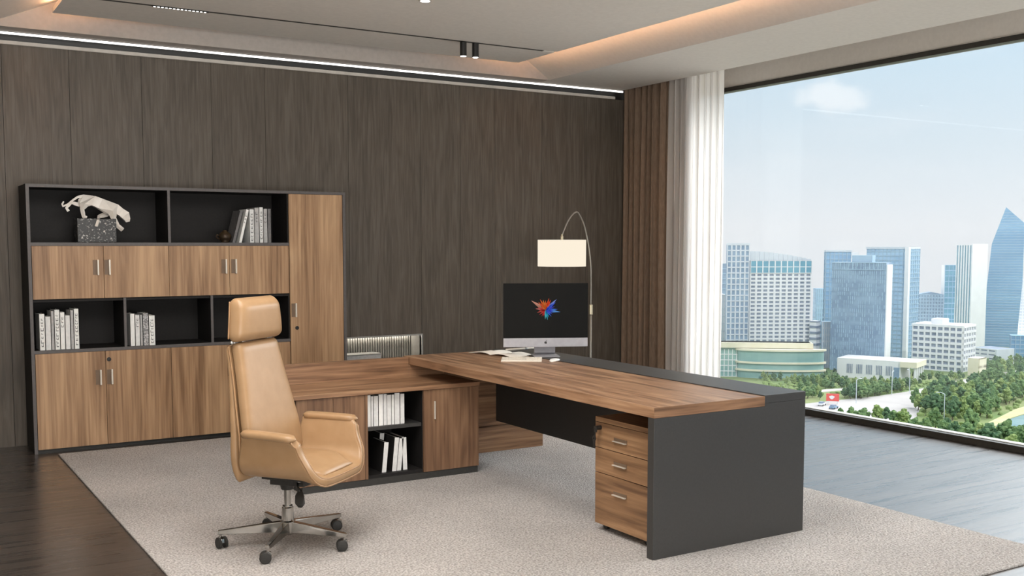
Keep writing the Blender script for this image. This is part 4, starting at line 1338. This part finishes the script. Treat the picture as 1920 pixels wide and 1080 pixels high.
e, X, wf, dp, H = tower('blue_slab', 'narrow blue slab peeking out left of the lift tower', 1347, 1362, 494, 664, 10, 0.98, 'b_steel')
grid(e, X, wf, dp, H, 1, 18, 0.5, 0.5, 'b_frame')
e, X, wf, dp, H = tower('white_block', 'plain white block low between the sheer curtain and the hotel', 1334, 1358, 552, 676, 12, 0.7, 'b_white')
grid(e, X, wf, dp, H, 4, 9, 0.5, 0.5, 'b_palegrey')
e, X, wf, dp, H = tower('white_block', 'slim white block right behind the edge of the sheer curtain', 1318, 1338, 566, 660, 12, 0.8, 'b_white')
grid(e, X, wf, dp, H, 4, 9, 0.5, 0.5, 'b_palegrey')

# gap between the hotel and the blue pair
e, X, wf, dp, H = tower('office_block', 'small blue office block in the gap right of the white hotel', 1524, 1546, 541, 650, 12, 0.8, 'b_steel')
grid(e, X, wf, dp, H, 5, 12, 0.9, 0.9, 'b_blue2', side=-1)
e, X, wf, dp, H = tower('white_block', 'small white block with dark windows just right of the hotel', 1517, 1536, 602, 690, -25, 0.6, 'b_white')
grid(e, X, wf, dp, H, 3, 8, 0.0, 1.1, 'b_win', side=1)
e, X, wf, dp, H = tower('grey_block', 'low grey block at the left foot of the dark glass tower', 1538, 1560, 603, 690, 10, 0.9, 'b_blue2')
grid(e, X, wf, dp, H, 5, 7, 0.7, 0.7, 'b_palegrey')

# blue pair and dark tower
e, X, wf, dp, H = tower('blue_tower', 'left tower of the pale blue glass pair behind the dark glass tower', 1543, 1590, 469, 672, 14, 0.95, 'b_blue')
grid(e, X, wf, dp, H, 6, 24, 0.35, 0.35, 'b_frame', side=-1)
bx(e, X, 'crown_frame', 'b_palegrey', -0.4, wf + 0.4, -0.6, dp, H - 0.9, H)
bx(e, X, 'roof_plant', 'b_white', wf * 0.75, wf * 1.35, 2, dp, H - 4, H - 1.2)
e, X, wf, dp, H = tower('blue_tower', 'right tower of the pale blue glass pair with a white corner fin', 1622, 1716, 463, 676, -26, 0.77, 'b_blue2')
grid(e, X, wf, dp, H, 10, 26, 0.3, 0.5, 'b_frame', side=1)
bx(e, X, 'corner_fin', 'b_white', wf - 1.0, wf + 1.0, -1.0, 1.2, 0, H)
bx(e, X, 'crown_frame', 'b_palegrey', -0.4, wf + 0.4, -0.6, dp, H - 1.0, H)
e, X, wf, dp, H = tower('dark_glass_tower', 'dark steel-blue glass tower standing before the pale blue pair', 1557, 1664, 492, 698, -14, 0.91, 'b_steel')
rnd = random.Random(3)
b = MB()
for j in range(26):
    for i in range(26):
        if rnd.random() < 0.55:
            x = wf * (i + 0.15) / 26; z = H * (j + 0.1) / 26
            b.box(x, x + wf / 26 * 0.35, -0.25, 0.05, z, z + H / 26 * 0.85)
b.xf(X).build('window_fins', M['b_frame'], e, local=True)
bx(e, X, 'side_wall', 'b_white', wf, wf + 0.5, 0, dp, 0, H - 1)
bx(e, X, 'roof_plant', 'b_frame', wf * 0.35, wf * 0.72, dp * 0.2, dp * 0.8, H, H + 3.2)
grid(e, X, wf, dp, H, 13, 1, 0.3, 0.7, 'b_frame', name='parapet_grid', z0=H - 3.5, z1=H, proud=0.4)

# white hall in front
e, X, wf, dp, H = tower('white_hall', 'low white hall with tall windows and a columned porch before the dark glass tower', 1571, 1703, 676, 713, -16, 0.86, 'b_white')
b = MB()
for gq in range(5):
    for i in range(4):
        x = wf * (0.16 + 0.155 * gq + 0.026 * i)
        b.box(x, x + wf * 0.012, -0.2, 0.05, H * 0.25, H * 0.72)
b.xf(X).build('tall_windows', M['b_win'], e, local=True)
bx(e, X, 'glass_entry', 'b_steel', wf * 0.90, wf * 0.985, -0.3, 0.05, 0, H * 0.68)
bx(e, X, 'porch_roof', 'b_cream', wf, wf + 7, -1, dp, H * 0.72, H)
b = MB()
for i in range(5):
    b.box(wf + 5.6, wf + 6.4, dp * i / 5, dp * i / 5 + 0.9, 0, H * 0.72)
b.xf(X).build('porch_columns', M['b_white'], e, local=True)

# white office with ribbon windows
e, X, wf, dp, H = tower('white_office', 'white mid-rise office with a dark window grid, right of the blue pair', 1712, 1822, 612, 697, -20, 0.80, 'b_win')
grid(e, X, wf, dp, H, 8, 8, 0.7, 1.15, 'b_white', side=1, proud=0.6)
bx(e, X, 'parapet', 'b_white', -0.4, wf + 0.4, -0.5, dp, H - 0.6, H + 0.6)
bx(e, X, 'roof_house', 'b_white', wf * 0.32, wf * 0.55, dp * 0.2, dp * 0.7, H, H + 3)
e, X, wf, dp, H = tower('white_annex', 'low white annex at the right foot of the white office', 1816, 1846, 672, 705, -20, 0.6, 'b_white')
grid(e, X, wf, dp, H, 4, 2, 1.2, 1.2, 'b_cream', side=1)
e, X, wf, dp, H = tower('low_office', 'low pale office with ribbon windows under the pointed tower', 1826, 1896, 655, 684, -38, 0.58, 'b_win')
grid(e, X, wf, dp, H, 3, 4, 0.8, 1.2, 'b_white', proud=0.5)
bx(e, X, 'blank_side', 'b_palegrey', wf, wf + 0.5, -0.5, dp, 0, H)

e, X, wf, dp, H = tower('hip_roof_tower', 'dark grey tower with a shallow pitched roof behind the white office', 1716, 1765, 552, 640, 12, 0.92, 'b_steel')
grid(e, X, wf, dp, H, 9, 14, 0.6, 0.8, 'b_frame')
MB().prism([(0, H), (wf * 0.5, H + wf * 0.10), (wf, H)], 1, 0, dp).xf(X).build('pitched_roof', M['b_steel'], e, local=True)
e, X, wf, dp, H = tower('teal_tower', 'slim teal glass tower just left of the white striped tower', 1764, 1796, 497, 640, 20, 0.86, 'b_teal')
grid(e, X, wf, dp, H, 4, 14, 0.2, 0.45, 'b_blue2')
bx(e, X, 'side_wall', 'b_white', -0.5, 0, 0, dp, 0, H)
e, X, wf, dp, H = tower('striped_tower', 'white tower with vertical blue stripes, second from right in the skyline', 1790, 1842, 459, 655, -36, 0.52, 'b_teal')
grid(e, X, wf, dp, H, 6, 1, 0.75, 0.6, 'b_white', proud=0.5)
bx(e, X, 'side_wall', 'b_white', wf, wf + 0.6, -0.6, dp, 0, H + 0.5)
e, X, wf, dp, H = tower('slate_block', 'narrow slate block between the striped tower and the pointed tower', 1838, 1856, 541, 640, 10, 0.9, 'b_steel')
grid(e, X, wf, dp, H, 3, 16, 0.5, 0.6, 'b_frame')

# pointed tower: faceted shaft
Pb = G(1876, 650)
d = (Pb - CP).dot(FW)
az = math.atan2(Pb.x, Pb.y)
e = thing('pointed_tower', 'tall faceted blue glass tower with a slanted pointed top at the right', 'building', (Pb.x, Pb.y, GZ), -az)
k = d / F_


def zz(py):
    return (654.0 - py) * k


L0, R0 = (1845 - 1876) * k, (1902 - 1876) * k
front = [(L0, 0), (R0, 0), ((1909 - 1876) * k, zz(530)), ((1909 - 1876) * k, zz(424)), ((1877 - 1876) * k, zz(394)), ((1855 - 1876) * k, zz(462)), ((1849 - 1876) * k, zz(540))]
dpt = 22
vs = [(x, 0, z) for x, z in front] + [(x * 0.9, dpt, z * 0.97) for x, z in front]
nf = len(front)
fs = [tuple(range(nf)), tuple(range(2 * nf - 1, nf - 1, -1))] + [(i, i + nf, (i + 1) % nf + nf, (i + 1) % nf) for i in range(nf)]
MB().add(vs, fs).build('glass_shaft', M['b_pointed'], e, local=True)
b = MB()
for j in range(1, 52):
    z = zz(655) + (zz(400) - zz(655)) * j / 52
    py = 655 - (655 - 400) * j / 52
    def edge(seq):
        for (xa, za), (xb, zb) in zip(seq[:-1], seq[1:]):
            lo_, hi_ = min(za, zb), max(za, zb)
            if lo_ <= z <= hi_ and hi_ > lo_:
                return xa + (xb - xa) * (z - za) / (zb - za)
        return None
    xl = edge([front[0], front[6], front[5], front[4]]); xr = edge([front[1], front[2], front[3], front[4]])
    if xl is not None and xr is not None:
        b.box(xl, xr, -0.2, 0.02, z, z + 0.3)
b.build('floor_lines', M['b_frame'], e, local=True)

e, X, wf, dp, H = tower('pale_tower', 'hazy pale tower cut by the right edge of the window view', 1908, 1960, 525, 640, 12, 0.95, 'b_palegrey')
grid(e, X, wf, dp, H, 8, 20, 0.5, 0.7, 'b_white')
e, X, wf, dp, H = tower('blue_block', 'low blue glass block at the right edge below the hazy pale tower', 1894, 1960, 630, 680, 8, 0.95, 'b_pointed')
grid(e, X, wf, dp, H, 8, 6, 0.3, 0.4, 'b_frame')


# roads, path, pond
def flat(name, pix, mat, h=0.15):
    pts = [G(*q) for q in pix]
    return MB().prism([(p.x, p.y) for p in pts], 2, GZ + 0.001, GZ + h).build(name, M[mat])


o = flat('road', [(1440, 765), (1560, 752), (1640, 744), (1700, 735), (1760, 722), (1800, 713), (1812, 718), (1775, 730), (1735, 745), (1712, 756), (1730, 770), (1700, 800), (1640, 815), (1585, 800), (1500, 790), (1440, 800)], 'road')
tag(o, 'wide pale road curving across the park below the towers', 'road')
o = flat('road', [(1800, 713), (1850, 704), (1940, 690), (1940, 695), (1850, 709), (1812, 718)], 'road', 0.14)
tag(o, 'narrow pale road end running off to the right between trees', 'road')
o = flat('path', [(1530, 733), (1600, 727), (1660, 728), (1660, 731), (1600, 731), (1530, 737)], 'path', 0.3)
tag(o, 'short pale footpath crossing the lawn behind the red sign', 'path')
o = flat('promenade', [(1770, 815), (1830, 800), (1880, 812), (1960, 835), (1960, 850), (1880, 838), (1800, 845)], 'path', 0.25)
tag(o, 'pale waterside promenade beside the pond', 'path')
o = flat('pond', [(1868, 800), (1890, 788), (1960, 765), (1960, 812), (1900, 812)], 'water', 0.2)
tag(o, 'small grey-green pond at the right edge of the park', 'pond')
o = flat('lawn_bank', [(1850, 795), (1905, 768), (1960, 752), (1960, 764), (1890, 787), (1866, 800)], 'bank', 0.28)
tag(o, 'dry yellow grass bank along the pond', 'lawn')

# red roadside sign
Pq = G(1561, 758)
e = thing('roadside_sign', 'red roadside billboard with a white blot beside the pale road', 'sign', (Pq.x, Pq.y, GZ), -math.atan2(Pq.x, Pq.y))
MB().box(-2.3, 2.3, -0.15, 0.15, 1.2, 4.0).build('panel', M['red'], e, local=True)
MB().prism([(0.9 * cos(a) * (1 + 0.25 * sin(3 * a)) - 0.3, 2.6 + 0.7 * sin(a)) for a in [2 * pi * q / 16 for q in range(16)]], 1, -0.2, -0.16).build('white_mark', M['b_white'], e, local=True)
for s_ in (-1.7, 1.7):
    MB().box(s_ - 0.12, s_ + 0.12, -0.1, 0.1, 0, 1.2).build('post', M['b_palegrey'], e, local=True)


def car(px, py, mat, label, rot):
    q = G(px, py)
    e = thing('car', label, 'car', (q.x, q.y, GZ + 0.15), rot, 'cars on the pale road')
    MB().prism([(-2.2, 0.35), (2.2, 0.35), (2.2, 0.8), (1.4, 0.95), (-2.1, 0.95)], 1, -0.85, 0.85).build('car_body', M[mat], e, local=True, bevel=0.08)
    MB().prism([(-1.7, 0.95), (1.1, 0.95), (0.5, 1.5), (-1.2, 1.5)], 1, -0.75, 0.75).build('cabin', M['b_win'], e, local=True, bevel=0.05)
    for x_ in (-1.4, 1.4):
        for y_ in (-0.85, 0.85):
            MB().lathe([(0.0, -0.1), (0.34, -0.1), (0.34, 0.1), (0, 0.1)], (x_, y_, 0.34), 12, Matrix.Rotation(pi / 2, 3, 'X')).build('wheel', M['blackplastic'], e, local=True)


car(1541, 761, 'b_white', 'white car on the pale road left of the red sign', 0.4)
car(1563, 767, 'b_steel', 'dark car on the pale road nearest the window frame', 0.3)

# lamp posts
for i, (px, py, h_) in enumerate(((1605, 757, 9), (1672, 741, 9), (1705, 738, 9), (1792, 712, 9), (1770, 788, 9))):
    q = G(px, py)
    lb = ['street lamp right of the red sign', 'street lamp on the far road edge, second from the red sign', 'street lamp on the far road edge, third from the red sign', 'street lamp where the road narrows at the right', 'street lamp among the trees near the pond'][i]
    e = thing('street_lamp', 'thin grey ' + lb, 'street lamp', (q.x, q.y, GZ), 0.5 * i, 'street lamps')
    MB().tube([(0, 0, 0), (0, 0, h_)], 0.14, 8).build('pole', M['b_palegrey'], e, local=True)
    MB().tube([(0, 0, h_ - 0.05), (1.2, 0, h_ + 0.4), (2.2, 0, h_ + 0.45)], 0.1, 6).build('arm', M['b_palegrey'], e, local=True)
    MB().box(1.9, 2.8, -0.2, 0.2, h_ + 0.3, h_ + 0.5).build('lantern', M['b_white'], e, local=True)


# ------------------------------------------------------------------ trees
def make_tree(seed, mat, H, spread, label, group):
    rnd = random.Random(seed)
    e = thing('tree', label, 'tree', (0, 0, GZ), 0, group)
    MB().tube([(0, 0, 0), (0.05, 0.03, H * 0.3), (0, 0, H * 0.6)], [H * 0.03, H * 0.024, H * 0.012], 7).build('trunk', M['bark'], e, local=True)
    bm = bmesh.new()
    nq = 46
    for q in range(nq):
        u = q / (nq - 1)
        z = H * (0.30 + 0.62 * u)
        rr = spread * (math.sin(pi * min(0.97, 0.24 + 0.72 * u)) ** 0.75)
        a = q * 2.39996 + rnd.uniform(-0.4, 0.4)
        dist = rr * rnd.uniform(0.15, 0.92) * (0.1 if q == nq - 1 else 1)
        r = spread * rnd.uniform(0.20, 0.36)
        c = Vector((dist * cos(a), dist * sin(a), z + rnd.uniform(-0.03, 0.03) * H))
        ret = bmesh.ops.create_icosphere(bm, subdivisions=2, radius=r, matrix=Matrix.Translation(c))
        for v in ret['verts']:
            dv = v.co - c
            nn = mnoise.noise(v.co * (5.0 / spread) + Vector((seed, 0, 0))) * 0.45 + rnd.uniform(-0.16, 0.16)
            v.co = c + dv * (1 + nn)
    me = bpy.data.meshes.new('crown'); bm.to_mesh(me); bm.free()
    me.materials.append(M[mat])
    o = bpy.data.objects.new('crown', me); COL.objects.link(o); o.parent = e
    return e


protos = {}
specs = {
    'front': ('large round green tree in the near row just outside the window', 'near row of trees outside the window'),
    'grove': ('green tree in the dense grove right of the pale road', 'grove right of the road'),
    'park': ('green tree in the park behind the pale road and red sign', 'park trees behind the road'),
    'hall': ('small green tree along the foot of the towers', 'trees at the foot of the towers'),
    'right': ('green tree in the far belt under the pointed tower', 'far belt of trees at the right'),
}
for gname, (lb, gr) in specs.items():
    protos[gname] = [make_tree(3 + i * 7 + len(gname), m, 1.0, s, lb, gr) for i, (m, s) in enumerate((('leaf_a', 0.34), ('leaf_b', 0.30), ('leaf_c', 0.27)))]
used = set()
rt = random.Random(21)


def inside(p, poly):
    r = False
    j = len(poly) - 1
    for i in range(len(poly)):
        (xi, yi), (xj, yj) = poly[i], poly[j]
        if (yi > p[1]) != (yj > p[1]) and p[0] < (xj - xi) * (p[1] - yi) / (yj - yi) + xi:
            r = not r
        j = i
    return r


def put(gname, px, py, hpx):
    q = G(px, py)
    d = (q - CP).dot(FW)
    H = hpx * d / F_
    i = rt.choices((0, 1, 2), (5, 4, 3))[0]
    pr0 = protos[gname][i]
    sw = rt.uniform(0.85, 1.2)
    sc = (H * sw, H * sw, H)
    key = (gname, i)
    if key not in used:
        used.add(key)
        pr0.location = q; pr0.rotation_euler = (0, 0, rt.uniform(0, 6.28)); pr0.scale = sc
    else:
        dup(pr0, q, rt.uniform(0, 6.28), scale=sc)


def scatter(gname, poly, count, h0, h1, mind):
    pts = []
    xs = [p[0] for p in poly]; ys = [p[1] for p in poly]
    tries = 0
    while len(pts) < count and tries < 6000:
        tries += 1
        p = (rt.uniform(min(xs), max(xs)), rt.uniform(min(ys), max(ys)))
        if inside(p, poly) and all(math.hypot(p[0] - a, (p[1] - b) * 2.2) > mind for a, b in pts):
            pts.append(p)
    for p in pts:
        u = (p[1] - min(ys)) / (max(ys) - min(ys))
        put(gname, p[0], p[1], (h0 + (h1 - h0) * u) * rt.uniform(0.75, 1.2))


scatter('hall', [(1430, 702), (1560, 700), (1580, 716), (1690, 722), (1700, 730), (1560, 728), (1430, 722)], 64, 11, 19, 5.5)
scatter('hall', [(1705, 706), (1845, 706), (1845, 712), (1705, 716)], 20, 12, 16, 6)
scatter('park', [(1575, 744), (1640, 733), (1700, 722), (1730, 722), (1690, 734), (1600, 752)], 40, 16, 27, 7)
scatter('park', [(1500, 722), (1600, 722), (1590, 730), (1500, 732)], 14, 16, 20, 8)
scatter('park', [(1490, 735), (1530, 740), (1545, 750), (1500, 757)], 6, 16, 24, 9)
scatter('right', [(1840, 690), (1930, 682), (1930, 698), (1850, 704)], 26, 18, 26, 7)
scatter('grove', [(1705, 768), (1740, 745), (1800, 727), (1930, 702), (1930, 745), (1870, 775), (1840, 790), (1780, 790), (1715, 778)], 96, 23, 38, 6.5)
for px, py, h in ((1575, 800, 36), (1596, 800, 38), (1618, 806, 42), (1645, 806, 48), (1662, 792, 30), (1676, 812, 44), (1692, 815, 50), (1590, 812, 34), (1612, 820, 34), (1714, 822, 40),
                  (1735, 826, 44), (1752, 812, 50), (1768, 832, 46), (1790, 838, 50), (1812, 842, 52), (1775, 818, 36), (1818, 824, 60), (1838, 848, 56), (1852, 852, 62), (1872, 848, 52), (1886, 850, 66), (1906, 856, 60), (1925, 858, 60),
                  (1700, 800, 28), (1822, 860, 50), (1895, 870, 58), (1862, 868, 50), (1750, 842, 40), (1655, 826, 40), (1632, 828, 36), (1930, 826, 40)):
    put('front', px, py - 1, h * 0.95)
# low undergrowth on the lawns
rs = random.Random(5)
ROADS = [[(1440, 762), (1560, 750), (1640, 742), (1700, 733), (1760, 720), (1800, 711), (1940, 688), (1940, 697), (1812, 720), (1775, 732), (1735, 747), (1712, 758), (1732, 770), (1700, 802), (1640, 817), (1585, 802), (1500, 792), (1440, 802)],
         [(1765, 817), (1830, 796), (1905, 766), (1960, 750), (1960, 852), (1880, 840), (1800, 847)], [(1525, 731), (1665, 726), (1665, 733), (1525, 739)], [(1300, 690), (1525, 690), (1525, 709), (1300, 712)]]
bm = bmesh.new()
for poly, cnt in (([(1430, 706), (1575, 706), (1590, 738), (1470, 748), (1430, 745)], 260), ([(1590, 724), (1700, 720), (1840, 708), (1800, 716), (1700, 734), (1600, 752)], 240), ([(1705, 780), (1740, 740), (1920, 700), (1920, 760), (1840, 800), (1760, 800)], 220), ([(1580, 812), (1700, 806), (1800, 835), (1920, 870), (1800, 860)], 160)):
    xs = [p[0] for p in poly]; ys = [p[1] for p in poly]
    k = 0
    while k < cnt:
        p = (rs.uniform(min(xs), max(xs)), rs.uniform(min(ys), max(ys)))
        if not inside(p, poly):
            continue
        k += 1
        if any(inside(p, rp_) for rp_ in ROADS):
            continue
        q = G(*p)
        r = rs.uniform(0.5, 1.5)
        c = q + Vector((0, 0, r * 0.45))
        ret = bmesh.ops.create_icosphere(bm, subdivisions=1, radius=r, matrix=Matrix.Translation(c))
        for v in ret['verts']:
            v.co = c + (v.co - c) * rs.uniform(0.7, 1.3)
            v.co.z = GZ + (v.co.z - GZ) * 0.8
me = bpy.data.meshes.new('undergrowth'); bm.to_mesh(me); bm.free()
me.materials.append(M['leaf_c'])
ug = bpy.data.objects.new('undergrowth', me); COL.objects.link(ug)
tag(ug, 'low scrubby undergrowth dotted over the park lawns below the towers', 'shrubs', kind='stuff')
for gname in protos:
    for i, pr0 in enumerate(protos[gname]):
        if (gname, i) not in used:
            for c in list(pr0.children):
                bpy.data.objects.remove(c)
            bpy.data.objects.remove(pr0)

# thin summer haze lying over the city, well beyond the window
hm = bpy.data.materials.new('haze'); hm.use_nodes = True
ht = hm.node_tree; ht.nodes.clear()
vsx = ht.nodes.new('ShaderNodeVolumeScatter'); vsx.inputs['Color'].default_value = (0.97, 0.985, 1, 1)
vsx.inputs['Density'].default_value = 0.0006; vsx.inputs['Anisotropy'].default_value = 0.0
ho = ht.nodes.new('ShaderNodeOutputMaterial'); ht.links.new(vsx.outputs[0], ho.inputs['Volume'])
hp = [G(1150, 800), G(2200, 800), G(2200, 640), G(1100, 640)]
o = MB().prism([(p.x, p.y) for p in hp], 2, GZ - 1, 120).build('haze', hm)
tag(o, 'thin pale haze lying over the distant city', 'haze', kind='stuff')
